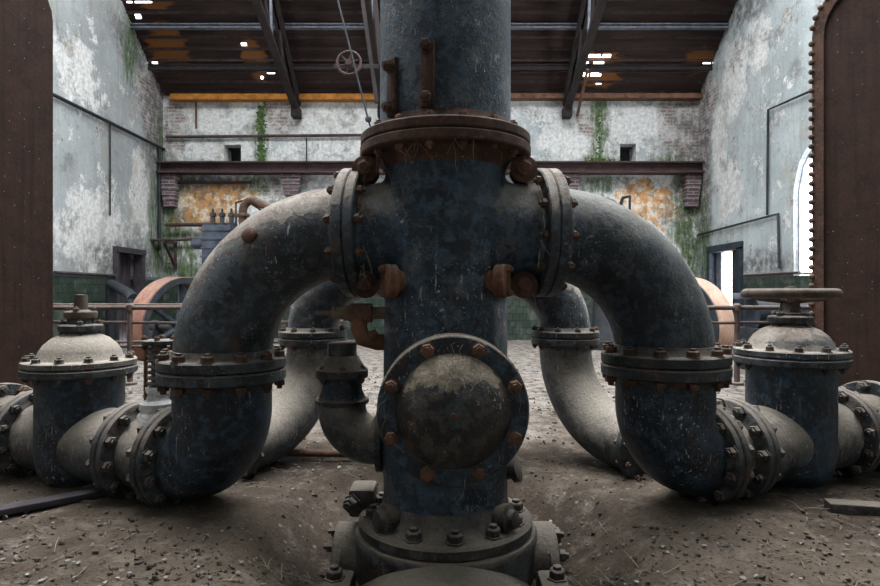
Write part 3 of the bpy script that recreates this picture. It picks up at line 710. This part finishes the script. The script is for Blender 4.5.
# ------------------------------------------------------------------ the pump in front
CX, CY = .024, 2.68
A6, A25 = math.radians(6), math.radians(25)
TEL = {-1: 1.038, 1: 1.024}                                   # arm length from the column axis to the elbow's upright axis
def W(s): return V((s * math.cos(A6), math.sin(A6), 0))          # the arms
def AW(s, t, z): return V((CX, CY, z)) + W(s) * t
def U(s): return V((s * math.cos(A25), math.sin(A25), 0))        # the lines along the floor
def AX(s, t, z): return AW(s, TEL[s], z) + U(s) * t
AZ = 1.472
TF = {-1: .40, 1: .445}                      # where the arm flanges meet

# column casting: barrel, two arms, front nozzle merged and softened
def casting():
    bm = B()
    lathe(bm, [(.276, .2), (.276, 1.0), (.266, 1.4), (.266, 1.80)], (CX, CY, 0), (0, 0, 1), 64)
    for s in (-1, 1): cyl(bm, (CX, CY, AZ), AW(s, TF[s] - .03, AZ), .22, 56)
    cyl(bm, (CX + .005, CY, .764), (CX + .008, 2.29, .764), .235, 56)
    cyl(bm, (CX, 2.72, .534), (CX - .30, 2.72, .534), .115, 32)
    me = bpy.data.meshes.new('tmp'); bm.to_mesh(me); bm.free()
    o = bpy.data.objects.new('tmp', me); COL.objects.link(o)
    m = o.modifiers.new('r', 'REMESH'); m.mode = 'VOXEL'; m.voxel_size = .016
    m2 = o.modifiers.new('s', 'SMOOTH'); m2.iterations = 9; m2.factor = .6
    dg = bpy.context.evaluated_depsgraph_get(); ev = o.evaluated_get(dg); em = bpy.data.meshes.new_from_object(ev)
    b2 = B(); b2.from_mesh(em); bpy.data.objects.remove(o); bpy.data.meshes.remove(me); bpy.data.meshes.remove(em); return b2
root = thing('pump_housing', (CX, CY, .2), 'blue-black central pump column with two side arms and a bolted foot', 'pump')
part('barrel', casting(), M['iron_body'], root, None, 180)
bm = B(); lathe(bm, [(.25, 1.70), (.275, 1.765), (.30, 1.795), (.372, 1.797), (.378, 1.803), (.378, 1.834), (.372, 1.84), (0, 1.84)], (CX, CY, 0), (0, 0, 1), 72); part('top_flange', bm, M['rust_flange'], root)
bm = B(); lathe(bm, [(0, .166), (.374, .166), (.384, .172), (.384, .206), (.374, .215), (.32, .218), (.30, .232), (.285, .26), (.27, .33)], (CX, CY, 0), (0, 0, 1), 72); part('foot_flange', bm, M['iron_dirt'], root)
for s in (-1, 1):
    bm = B(); p = AW(s, TF[s] - .05, AZ); lathe(bm, [(.21, -.03), (.23, 0), (.283, .004), (.289, .01), (.289, .042), (.283, .048), (0, .048)], p, W(s), 64); part('arm_flange', bm, M['iron_dusty'], root)
    # heavy stud bosses above and below each arm, facing forward
    for z in (1.735, 1.235):
        xx = CX + s * (.346 if s < 0 else .338); bm = B()
        lathe(bm, [(.05, 0), (.05, .10), (.058, .105), (.058, .118), (.05, .122), (.034, .124), (.034, .15), (.024, .156), (.018, .156), (.017, .172), (0, .175)], (xx, 2.70, z), (0, -1, 0), 26)
        sb = part('stud_boss', bm, M['rust_flange'], root)
        bolt(root, (xx, 2.575, z), (0, -1, 0), .030, 0, M['rust'], 'stud_nut')
    # small rusty blanked branch beside the lower boss
    d = V((s * .93, -.36, 0)); p = V((CX + s * .222, 2.495, 1.25))
    bm = B(); lathe(bm, [(.05, -.14), (.05, -.02), (.066, -.015), (.07, -.01), (.07, .005), (.067, .009), (.07, .013), (.07, .03), (.065, .034), (0, .034)], p, d, 28); part('blank_branch', bm, M['rust'], root, 'rust-brown blanked branch')
    fx, fy, _ = frame(d)
    for q in (-1, 1): bolt(root, p + d * .034 + fy * .05 * q, d, .017, 0, M['rust'])
ring_bolts(root, (CX, CY, .218), (0, 0, 1), .322, 12, .032, 0, .11, M['nut'])
for s in (-1, 1):          # large holding-down nuts lying on the foot
    bm = B(); p = V((CX + s * .205, CY - .16, .255)); d = V((s * .75, -.5, .12))
    lathe(bm, [(.075, -.09), (.075, -.02), (.055, -.015), (.055, .035), (.062, .04), (.062, .07), (.04, .075), (.036, .10), (0, .105)], p, d, 10); part('foot_nut', bm, M['iron_dirt'], root)

bm = B(); box2(bm, (-.42, 2.74, .17), (-.30, 2.90, .30), .018); part('foot_lug', bm, M['iron_dirt'], root); bolt(root, (-.40, 2.74, .24), (-.4, -1, 0), .034, 0, M['nut'])
bm = B(); lathe(bm, [(.035, -.12), (.035, .02), (.055, .024), (.055, .05), (.03, .055), (0, .056)], (.30, 2.66, .41), (.8, -.3, .25), 14); part('side_plug', bm, M['nut'], root)

# riser above
root = thing('riser_pipe', (CX, CY, 1.84), 'thick blue-black riser pipe with two strap bars rising over the central column', 'pipe')
bm = B(); lathe(bm, [(.29, 1.86), (.29, 4.2), (.0, 4.2)], (CX + .0, CY, 0), (0, 0, 1), 72); part('pipe', bm, M['iron_body'], root)
bm = B(); lathe(bm, [(0, 1.845), (.370, 1.845), (.376, 1.851), (.376, 1.882), (.370, 1.888), (.315, 1.892), (.295, 1.915), (.288, 1.95)], (CX, CY, 0), (0, 0, 1), 72); part('flange', bm, M['rust_flange'], root)
ring_bolts(root, (CX, CY, 1.889), (0, 0, 1), .336, 16, .019, .095, .2, M['rust'])
for (xx, z0, z1) in ((X(428, 2.4), 1.94, 2.215), (X(393, 2.47), 1.93, 2.17)):
    ang = math.asin(max(-1, min(1, (xx - CX) / .292))); nrm = V((math.sin(ang), -math.cos(ang), 0)); p = V((CX, CY, 0)) + nrm * .297
    bm = B(); R = Matrix((V((-nrm.y, nrm.x, 0)), -nrm, V((0, 0, 1)))).transposed()
    box(bm, p + V((0, 0, (z0 + z1) / 2)), (.058, .022, z1 - z0), R, .007); sb = part('strap_bar', bm, M['rust_flange'], root, 'flat rusty strap bar')
    for z in (z0 + .035, z1 - .035): bolt(root, p + nrm * .013 + V((0, 0, z)), nrm, .024, 0, M['bolt'], 'strap_bolt')

# blind cover on the front nozzle
FXc, FZc = .048, .764
root = thing('blind_cover', (FXc, 2.2, .49), 'round domed blind cover with eight rusty bolts on the front of the column', 'cover')
bm = B(); disc(bm, (FXc, 2.288, FZc), (0, -1, 0), .284, .038, .006, 80); part('nozzle_flange', bm, M['rust_flange'], root)
bm = B(); lathe(bm, [(0, 0), (.276, 0), (.282, .006), (.282, .034), (.277, .040), (.216, .042), (.208, .047), (.196, .066), (.166, .092), (.12, .112), (.06, .124), (.0, .128)], (FXc, 2.248, FZc), (0, -1, 0), 80); part('dome', bm, M['cover'], root)
bm = B(); lathe(bm, [(.272, .0395), (.276, .041), (.274, .0435), (.215, .045), (.213, .041)], (FXc, 2.248, FZc), (0, -1, 0), 80); part('bolt_ring', bm, M['iron'], root)
bm = B(); lathe(bm, [(.012, 0), (.012, .012), (0, .014)], (FXc - .002, 2.122, FZc), (0, -1, 0), 6); part('centre_plug', bm, M['rust'], root)
ring_bolts(root, (FXc, 2.205, FZc), (0, -1, 0), .246, 8, .024, .085, PI / 8, M['rust'])

# pedestal tee under the column
root = thing('pedestal_tee', (CX, CY, 0), 'earth-covered iron pedestal under the column foot with a barrel toward the front', 'pedestal')
bm = B(); lathe(bm, [(.39, -.12), (.398, .10), (.404, .13), (.404, .155), (.398, .164), (0, .164)], (CX, CY, 0), (0, 0, 1), 72); part('drum', bm, M['iron_dirt'], root)
bm = B(); cyl(bm, (CX, CY - .1, -.26), (CX, 1.72, -.26), .425, 72); part('front_barrel', bm, M['iron_dirt'], root)
for s in (-1, 1):
    bm = B(); cyl(bm, (CX, CY + .1, -.06), (CX + s * .50, CY + .1, -.06), .19, 36); disc(bm, (CX + s * .455, CY + .1, -.10), (s, 0, 0), .22, .045); part('side_nozzle', bm, M['iron_dirt'], root)
    ring_bolts(root, (CX + s * .455, CY + .1, -.10), (-s, 0, 0), .19, 10, .026, .05, .2, M['nut'], lambda p: p.z < -.1)
    bm = B(); box2(bm, (CX + s * .44 - .06, 2.38, -.08), (CX + s * .44 + .06, 2.54, .035), .02); part('anchor_lug', bm, M['iron_dirt'], root); bolt(root, (CX + s * .455, 2.45, .035), (0, 0, 1), .034, 0, M['nut'])

# ---- the two discharge lines
RB, RA, RL, RP = .218, .207, .220, .19
FZL = {-1: .851, 1: .874}
def elbow_top(s, label):
    TE, FLZ = TEL[s], FZL[s]
    r = thing('elbow_pipe', AW(s, TE, FLZ), label, 'pipe elbow', 'upper elbows of the pump')
    t0 = TF[s]; R0 = AZ - FLZ - .029
    pts = [AW(s, t0 + (TE - R0 - t0) * i / 3, AZ) for i in range(3)] + bend(AW(s, TE - R0, AZ), W(s), (0, 0, -1), R0, 26) + [AW(s, TE, FLZ + .004)]
    n = len(pts); rad = [RA + (RB - RA) * min(1, max(0, (i - 3) / (n - 8))) for i in range(n)]
    bm = B(); tube(bm, pts, rad, 64); part('bend', bm, M['iron_dusty'] if s < 0 else M['iron_right'], r, None, 60)
    bm = B(); lathe(bm, [(0, 0), (.283, 0), (.289, .006), (.289, .042), (.283, .048), (.24, .052), (.22, .075)], AW(s, t0, AZ), W(s), 64); part('arm_flange', bm, M['iron_dusty'], r)
    ring_bolts(r, AW(s, t0 + .050, AZ), W(s), 0.262, 12, .020, .103, .13, M['bolt'])
    bm = B(); lathe(bm, [(0, 0), (.279, 0), (.285, .006), (.285, .042), (.279, .048), (.242, .051), (.234, .06), (.225, .085)], AW(s, TE, FLZ + .003), (0, 0, 1), 72); part('bottom_flange', bm, M['flange'], r)
    ring_bolts(r, AW(s, TE, FLZ + .052), (0, 0, 1), .257, 12, .026, .11, .1, M['bolt'])
    if s < 0:
        bm = B(); d = V((-.25, -.88, .40)).normalized(); c0 = AW(s, TE - R0 + R0 * math.sin(.62), AZ - R0 + R0 * math.cos(.62))
        lathe(bm, [(.036, -.03), (.036, .012), (.026, .02), (0, .022)], c0 + d * .212, d, 16); part('patch_plug', bm, M['rust'], r, 'round rusty plug in the bend')
elbow_top(-1, 'dust-covered upper pipe elbow with flaking paint left of the column')
elbow_top(1, 'smoother dark upper pipe elbow right of the column')

PZL = {-1: .41, 1: .432}
FP = [(0, 0), (.237, 0), (.243, .006), (.243, .034), (.237, .040), (.215, .043), (.193, .062)]
def flange(r, p, d, mat='flange', name='flange'):
    bm = B(); lathe(bm, FP, p, d, 64); return part(name, bm, M[mat], r)
E0 = {-1: .285, 1: .235}; E1 = {-1: .56, 1: .44}; EV = {-1: 1.012, 1: .885}; E2 = {-1: 1.385, 1: 1.26}
def elbow_low(s, label):
    TE, FLZ = TEL[s], FZL[s]
    r = thing('lower_elbow', AW(s, TE, .2), label, 'pipe elbow', 'lower elbows of the pump')
    pts = [AW(s, TE, FLZ - .02), AW(s, TE, PZL[s] + .25)] + bend(AW(s, TE, PZL[s] + .24), (0, 0, -1), U(s), .24, 20) + [AX(s, E0[s] - .01, PZL[s])]
    n = len(pts); bm = B(); tube(bm, pts, [RL + (RP - RL) * min(1, max(0, (i - 2) / (n - 5))) for i in range(n)], 64); part('bend', bm, M['iron'], r, None, 60)
    bm = B(); lathe(bm, [(0, 0), (.279, 0), (.285, .006), (.285, .045), (.279, .05), (.242, .053), (.223, .08)], AW(s, TE, FLZ - .002), (0, 0, -1), 72); part('top_flange', bm, M['flange'], r)
    flange(r, AX(s, E0[s], PZL[s]), -U(s), name='end_flange')
    ring_bolts(r, AX(s, E0[s] - .042, PZL[s]), -U(s), .218, 12, .026, .086, .26, M['nut'])
elbow_low(-1, 'dark lower elbow under the dust-covered elbow, half sunk in dirt')
elbow_low(1, 'dark lower elbow under the smoother right elbow, half sunk in dirt')

def spool(s, label):
    t0, t1 = E0[s] + .004, E1[s] - .004
    r = thing('spool_pipe', AX(s, (t0 + t1) / 2, .2), label, 'pipe', 'short pipes between elbows and valves')
    bm = B(); cyl(bm, AX(s, t0 + .01, PZL[s]), AX(s, t1 - .01, PZL[s]), RP, 56); part('pipe', bm, M['iron_pale'], r)
    flange(r, AX(s, t0, PZL[s]), U(s)); flange(r, AX(s, t1, PZL[s]), -U(s))
    ring_bolts(r, AX(s, t1 - .042, PZL[s]), -U(s), .218, 12, .026, .086, .1, M['nut'])
spool(-1, 'pale dusty short pipe under the white ribbed fitting')
spool(1, 'pale dusty short pipe beside the right lower elbow')

def valve(s, zf, hb, wheel, label):
    c = AX(s, EV[s], 0); r = thing('gate_valve', c + V((0, 0, .15)), label, 'gate valve', 'gate valves at both ends of the pump')
    mat = M['iron_pale'] if not wheel else M['iron_dusty']
    zb = PZL[s] - .24; prof = [(.10, zb + .005), (.16, zb + .035), (.198, zb + .10), (.212, zb + .19), (.212, zf - .05), (.218, zf - .025), (.226, zf)]
    bm = B(); lathe(bm, [(0, zb)] + prof + [(0, zf)], c, (0, 0, 1), 56); part('body', bm, M['iron_body'] if wheel else M['iron'], r)
    bm = B(); cyl(bm, AX(s, E1[s] + .02, PZL[s]), AX(s, E2[s] - .02, PZL[s]), RP, 56); part('through_pipe', bm, M['iron_pale'], r)
    flange(r, AX(s, E1[s], PZL[s]), U(s), name='pipe_flange'); flange(r, AX(s, E2[s], PZL[s]), -U(s), name='pipe_flange')
    ring_bolts(r, AX(s, E2[s] - .042, PZL[s]), -U(s), .218, 12, .026, .086, .2, M['nut'])
    bm = B(); disc(bm, c + V((0, 0, zf - .04)), (0, 0, 1), .275, .038, .006, 64); part('chest_flange', bm, M['flange'], r)
    h0 = zf + .002
    bm = B(); lathe(bm, [(0, 0), (.266, 0), (.272, .006), (.272, .030), (.265, .036), (.212, .038), (.204, .045), (.195, .036 + hb * .30), (.172, .036 + hb * .56), (.135, .036 + hb * .80), (.095, .036 + hb * .94), (.075, .036 + hb), (.075, .05 + hb)], c + V((0, 0, h0)), (0, 0, 1), 72); part('bonnet', bm, mat, r, 'dusty domed bonnet')
    ring_bolts(r, c + V((0, 0, h0 + .037)), (0, 0, 1), .244, 12, .020, .08, .15, M['nut'])
    zt = h0 + .04 + hb
    bm = B(); lathe(bm, [(.075, 0), (.102, .005), (.107, .012), (.107, .034), (.102, .040), (.06, .044), (.055, .07)], c + V((0, 0, zt)), (0, 0, 1), 40); part('gland_flange', bm, M['flange'], r)
    ring_bolts(r, c + V((0, 0, zt + .042)), (0, 0, 1), .086, 4, .016, .05, .5, M['nut'])
    if wheel:
        zw = 1.192
        bm = B(); lathe(bm, [(.06, zt + .04), (.065, zt + .055), (.05, zt + .06), (.045, zw - .04), (.055, zw - .03), (.055, zw + .02), (.03, zw + .025), (.025, zw + .04), (0, zw + .042)], c, (0, 0, 1), 28); part('spindle', bm, M['wheelrim'], r)
        bm = B(); Rw = .208; ring = [c + V((math.cos(2 * PI * i / 64) * Rw, math.sin(2 * PI * i / 64) * Rw, zw + .006)) for i in range(65)]
        tube(bm, ring, .025, 16); hw = part('handwheel', bm, M['wheelrim'], r, 'brown iron handwheel')
        for i in range(5):
            a = 2 * PI * i / 5 + .4; e = V((math.cos(a), math.sin(a), 0)); bm = B()
            tube(bm, [c + e * .045 + V((0, 0, zw - .028)), c + e * .15 + V((0, 0, zw - .02)), c + e * .202 + V((0, 0, zw))], [.02, .015, .017], 10)
            part('spoke', bm, M['wheelrim'], hw)
    else:
        zp = 1.075
        bm = B(); lathe(bm, [(.06, zt + .04), (.055, zp - .02), (.065, zp - .012), (.076, zp - .008), (.08, zp), (.08, zp + .022), (.075, zp + .028), (.05, zp + .032), (.034, zp + .036), (.032, 1.19), (0, 1.192)], c, (0, 0, 1), 28); part('spindle', bm, M['wheelrim'], r, 'bare spindle with a gland plate')
        ring_bolts(r, c + V((0, 0, zp + .03)), (0, 0, 1), .062, 4, .015, .07, .2, M['nut'])
valve(-1, .81, .14, False, 'blue-black gate valve with a bare spindle and no handwheel')
valve(1, .872, .125, True, 'blue-black gate valve topped by a brown iron handwheel')
def endpipe(s, L, label):
    t0 = E2[s] + .004; r = thing('end_pipe', AX(s, t0, .2), label, 'pipe', 'pipes running on past the gate valves')
    bm = B(); cyl(bm, AX(s, t0 + .01, PZL[s]), AX(s, t0 + L, PZL[s]), RP, 48); part('pipe', bm, M['iron_dirt'], r)
    flange(r, AX(s, t0, PZL[s]), U(s))
    bm = B(); disc(bm, AX(s, t0 + .30, PZL[s]), U(s), .262, .05, .006, 64); part('flange', bm, M['flange'], r)
    ring_bolts(r, AX(s, t0 + .30, PZL[s]), -U(s), .232, 12, .028, .05, .1, M['nut'])
endpipe(-1, .75, 'dark flanged pipe running on from the valve without handwheel past the smooth tank')
endpipe(1, .75, 'dark flanged pipe running on from the handwheel valve past the riveted tank')

# white ribbed fitting on the spool by the left elbow
c = AX(-1, .42, PZL[-1] + .19)
root = thing('relief_fitting', c, 'white flaked fitting with a ribbed stack between elbow and bare valve', 'fitting')
bm = B(); lathe(bm, [(.095, -.06), (.098, .0), (.085, .02), (.09, .03), (.09, .06), (.06, .075), (.05, .10), (.062, .115), (.062, .135), (.045, .14)], c, (0, 0, 1), 28); part('base', bm, M['white'], root, 'white painted base')
bm = B(); pr = [(.035, .13)]
for i in range(7): z = .145 + i * .028; pr += [(.035, z), (.056, z + .004), (.056, z + .014), (.035, z + .018)]
lathe(bm, pr + [(.035, .36)], c, (0, 0, 1), 24); part('ribbed_stack', bm, M['iron_pale'], root)
bm = B(); disc(bm, c + V((0, 0, .345)), (0, 0, 1), .085, .024, .004, 28); part('cap_plate', bm, M['flange'], root)
ring_bolts(root, c + V((0, 0, .37)), (0, 0, 1), .066, 4, .014, .03, .3, M['bolt'])
for q in (-1, 1):
    bm = B(); cyl(bm, c + V((.066 * q, 0, .06)), c + V((.066 * q, 0, .36)), .01, 8); part('tie_rod', bm, M['rust'], root)

# ---- smaller pipes behind
RD = 3.85
def rear(s, x, label_up, label_lo):
    fz_ = Z(337, RD)
    r = thing('rear_elbow', (x, RD, fz_), label_up, 'pipe elbow', 'small upper elbows behind the column')
    pts = [V((x, RD, fz_)), V((x, RD, fz_ + .03))] + bend((x, RD, fz_ + .04), (0, 0, 1), (-s, 0, 0), .38, 16) + [V((x - s * .52, RD, fz_ + .42))]
    bm = B(); tube(bm, pts, .158, 44); part('bend', bm, M['iron_dusty'], r, None, 60)
    bm = B(); lathe(bm, [(0, .003), (.210, .003), (.215, .008), (.215, .036), (.21, .042), (.176, .045), (.16, .065)], (x, RD, fz_), (0, 0, 1), 52); part('flange', bm, M['flange'], r)
    ring_bolts(r, (x, RD, fz_ + .043), (0, 0, 1), .192, 10, .018, .088, .2, M['bolt'])
    r = thing('rear_lower_elbow', (x, RD, .2), label_lo, 'pipe elbow', 'small lower elbows behind the column')
    v = V((s * .51, -.86, 0)).normalized()
    pts = [V((x, RD, fz_ - .01)), V((x, RD, fz_ - .04))] + bend((x, RD, fz_ - .05), (0, 0, -1), v, .51, 18)
    e = pts[-1]; pts += [e + v * .10]
    bm = B(); tube(bm, pts, .164, 44); part('bend', bm, M['iron_pale'], r, None, 60)
    bm = B(); lathe(bm, [(0, .003), (.210, .003), (.215, .008), (.215, .038), (.21, .043), (.176, .047), (.165, .065)], (x, RD, fz_), (0, 0, -1), 52); part('flange', bm, M['flange'], r)
    bm = B(); disc(bm, e + v * .10, v, .20, .04, .005, 44); part('end_flange', bm, M['flange'], r); ring_bolts(r, e + v * .10, -v, .18, 10, .017, .05, .2, M['bolt'])
rear(-1, X(313, RD), 'small dark rear elbow showing under the dust-covered arch', 'small pale dusty rear pipe curving down left toward the floor')
rear(1, X(565, RD), 'small dark rear elbow showing under the smoother right arch', 'small pale dusty rear pipe curving down right toward the floor')
bm = B(); lathe(bm, [(.36, -.05), (.36, .1), (.28, .12), (.28, 1.7), (.3, 1.74), (.3, 1.9), (.2, 2.02), (0, 2.06)], (-.02, RD, 0), (0, 0, 1), 40)
single('rear_vessel', bm, M['iron'], 'dark vessel standing directly behind the central column joining the rear elbows', 'vessel')

# bypass at the left of the column
bx, by = X(342, 2.72), 2.72
root = thing('bypass_elbow', (bx, by, .33), 'small dusty elbow joining the column below the bypass valve', 'pipe elbow')
zz = Z(397, by)
pts = [V((bx, by, zz)), V((bx, by, zz - .03))] + bend((bx, by, .534 + .15), (0, 0, -1), (1, 0, 0), .15, 14) + [V((CX - .25, by, .534))]
bm = B(); tube(bm, pts, .108, 40); part('bend', bm, M['iron_pale'], root, None, 60)
bm = B(); disc(bm, (bx, by, zz - .005), (0, 0, -1), .122, .022, .004, 36); part('collar', bm, M['flange'], root)
bm = B(); disc(bm, (CX - .31, by, .534), (1, 0, 0), .14, .03, .004, 36); part('flange', bm, M['flange'], root)
root = thing('bypass_valve', (bx, by, zz), 'squat flanged bypass valve body standing on the small dusty elbow', 'valve')
bm = B(); lathe(bm, [(.105, 0), (.092, .03), (.088, .085), (.09, .095)], (bx, by, zz), (0, 0, 1), 32); part('neck', bm, M['iron'], root)
bm = B(); lathe(bm, [(.085, .088), (.114, .09), (.118, .095), (.118, .125), (.112, .132), (.10, .14), (.075, .185), (.066, .19), (.066, .245), (.06, .25), (0, .25)], (bx, by, zz), (0, 0, 1), 36); part('bonnet', bm, M['iron_dirt'], root)
ring_bolts(root, (bx, by, zz + .132), (0, 0, 1), .10, 6, .013, .045, .2, M['bolt'])
# petcock
root = thing('drain_cock', (X(362, 2.62), 2.62, Z(350, 2.62)), 'small rusty drain cock with brass spindle sticking out beside the column', 'valve')
zc = Z(313, 2.62); yb = 2.62
bm = B(); cyl(bm, (X(350, yb), yb, zc), (X(372, yb), yb, zc), .042, 20); tube(bm, [(X(360, yb), yb, zc), (X(359, yb), yb, zc - .07), (X(363, yb), yb, zc - .11), (X(378, yb), yb + .02, zc - .13), (X(392, yb), yb + .05, zc - .13)], [.036, .036, .038, .036, .036], 18); part('body', bm, M['rust'], root)
bm = B(); lathe(bm, [(.034, 0), (.034, .02), (.026, .025), (.026, .06), (.03, .062), (.03, .075), (.011, .08), (.011, .15), (0, .152)], (X(350, yb), yb, zc), (-1, 0, 0), 12); part('spindle', bm, M['brass'], root, 'dull brass spindle')
bm = B(); cyl(bm, (X(372, yb), yb, zc), (X(386, yb), yb, zc), .03, 6); cyl(bm, (X(386, yb), yb, zc), (X(396, yb), yb, zc), .04, 16); part('union', bm, M['brass'], root)
bolt(root, (X(374, yb), yb - .02, zc - .095), (0, -1, .2), .02, 0, M['rust'])

# ------------------------------------------------------------------ things on the floor
bm = B(); bar(bm, (-2.05, 2.62, .225), (-1.62, 2.98, .225), .08, .03, bev=.004); single('plank', bm, M['wood'], 'dark plank lying on the dirt by the valve without handwheel', 'plank')
bm = B(); bar(bm, (1.78, 2.76, .215), (2.7, 2.55, .22), .08, .06, bev=.006); single('kerb_iron', bm, M['iron_dirt'], 'dark iron bar half sunk in dirt by the handwheel valve', 'bar')
bm = B(); tube(bm, [(-1.1, 3.62, .24), (-.25, 3.56, .24)], .022, 12); single('loose_pipe', bm, M['rust'], 'thin rusty pipe lying on the floor behind the left lower elbow', 'pipe')
M['stone'] = plain('grey_rubble', (.10, .084, .068), .55, .95, 20)
M['flake'] = plain('pale_flakes', (.23, .22, .205), .45, .9, 3)
blockers = [(CX, CY, .5)] + [(AX(s, k, 0).x, AX(s, k, 0).y, .25) for s in (-1, 1) for k in (0, .25, .5, .75, 1, 1.25, 1.5, 1.75, 2)]
def free(x, y): return all((x - a) ** 2 + (y - b) ** 2 > r * r for a, b, r in blockers)
def scatter(n, fn, ymin=1.9, ymax=9):
    k = 0
    while k < n:
        y = ymin + (ymax - ymin) * random.random() ** 2.2; x = random.uniform(-.8, .8) * y
        if x < LX + .2 or x > RX - .2 or not free(x, y): continue
        fn(x, y); k += 1
bm = B()
def stone(x, y):
    s = random.choice((.003, .004, .004, .005, .006, .008, .011)) * random.uniform(.7, 1.3) * (1 if y < 4 else 1.4)
    m = Matrix.Translation((x, y, fz(x, y) + s * .3)) @ Matrix.Rotation(random.uniform(0, 6), 4, V((random.random(), random.random(), 1))) @ Matrix.Diagonal((s * random.uniform(.7, 1.5), s, s * random.uniform(.5, .9), 1))
    vs_ = [bm.verts.new(m @ (q * random.uniform(.75, 1.15))) for q in ICO[0]]
    for f in ICO[1]: bm.faces.new([vs_[k] for k in f])
_b = B(); bmesh.ops.create_icosphere(_b, subdivisions=1, radius=1); _b.verts.index_update(); ICO = ([v.co.copy() for v in _b.verts], [[v.index for v in f.verts] for f in _b.faces]); _b.free()
scatter(7000, stone)
o = single('rubble', bm, M['stone'], 'small grey rubble scattered over the dirt floor', 'rubble', ang=20); o['kind'] = 'stuff'
bm = B()
def flake(x, y):
    s = random.uniform(.004, .014) * (1 if y < 5 else 1.5); n = random.randint(4, 6)
    R = Matrix.Rotation(random.uniform(0, 6.28), 4, 'Z') @ Matrix.Rotation(random.gauss(0, .35), 4, 'X')
    ps = [V((math.cos(6.283 * i / n) * s * random.uniform(.6, 1.2), math.sin(6.283 * i / n) * s * random.uniform(.4, .9), 0)) for i in range(n)]
    b0 = V((x, y, fz(x, y) + .007))
    f = [bm.verts.new(b0 + R @ p) for p in ps]; g = [bm.verts.new(b0 + R @ (p + V((0, 0, .003)))) for p in ps]
    bm.faces.new(f); bm.faces.new(g)
    for i in range(n): bm.faces.new((f[i], f[(i + 1) % n], g[(i + 1) % n], g[i]))
scatter(650, flake)
o = single('paint_flakes', bm, M['flake'], 'pale flakes of fallen paint strewn over the dirt floor', 'flakes', ang=20); o['kind'] = 'stuff'
bm = B()
def twig(x, y):
    L = random.uniform(.03, .13); a = random.uniform(0, 6.28); d = V((math.cos(a), math.sin(a), random.uniform(-.05, .2))) * L
    p = V((x, y, fz(x, y) + .006)); tube(bm, [p, p + d * .5 + V((random.gauss(0, .006), random.gauss(0, .006), .004)), p + d], [.0025, .002, .0012], 5)
scatter(420, twig, 1.9, 5.5)
o = single('twigs', bm, M['straw'], 'dry twigs and straw scattered over the dirt floor', 'twigs'); o['kind'] = 'stuff'

bm = B()
def strand(p, L, sway):
    pts = [V(p)]; d = V((random.gauss(0, .35), random.gauss(0, .2) - .15, -1)).normalized()
    for i in range(4):
        d = (d + V((random.gauss(0, sway), random.gauss(0, sway * .5), -.25))).normalized(); pts.append(pts[-1] + d * L / 4)
    tube(bm, pts, [.0016, .0014, .0012, .001, .0007], 5)
for i in range(20):
    a = random.uniform(PI * 1.02, PI * 1.98); r = random.uniform(.29, .37)
    strand((CX + math.cos(a) * r, CY + math.sin(a) * r, 1.80), random.uniform(.05, .17), .35)
for s in (-1, 1):
    for i in range(10):
        a = random.uniform(-1.5, 1.5); p = AW(s, TF[s] - .05, AZ) + V((0, -math.cos(a) * .285, math.sin(a) * .285)); strand(p + V((-s * .01, -.006, 0)), random.uniform(.04, .13), .4)
for i in range(8):
    a = random.uniform(0, 2 * PI); strand((FXc + math.cos(a) * .25, 2.19, FZc + math.sin(a) * .25), random.uniform(.05, .14), .5)
o = single('cobwebs', bm, M['straw'], 'dry cobwebs and straws hanging from the flanges of the central column', 'cobwebs'); o['kind'] = 'stuff'

# ------------------------------------------------------------------ light and camera
w = bpy.data.worlds.new('overcast'); SC.world = w; w.use_nodes = True
bg = w.node_tree.nodes['Background']; bg.inputs[0].default_value = (.95, .97, 1.0, 1); bg.inputs[1].default_value = 3.0
def portal(loc, rot, sx, sy):
    l = bpy.data.lights.new('skylight_portal', 'AREA'); l.shape = 'RECTANGLE'; l.size = sx; l.size_y = sy; l.cycles.is_portal = True
    o = bpy.data.objects.new('skylight_portal', l); COL.objects.link(o); o.location = loc; o.rotation_euler = rot
portal((-.2, 5.4, 10.8), (0, 0, 0), 12, 6.4)
for y in (8.4,):
    portal((RX + .38, y, 2.55), (0, PI / 2, 0), 2.2, 1.9); portal((LX - .38, y, 2.55), (0, -PI / 2, 0), 2.2, 1.9)
cam = bpy.data.cameras.new('camera'); cam.sensor_width = 36; cam.lens = 600 / 880 * 36; cam.clip_start = .05
co = bpy.data.objects.new('camera', cam); COL.objects.link(co); co.location = (0, 0, 1.2); co.rotation_euler = (PI / 2, 0, 0); SC.camera = co
vs = SC.view_settings; vs.view_transform = 'Standard'; vs.look = 'None'; vs.gamma = 1; vs.use_curve_mapping = False; vs.exposure = 2.42
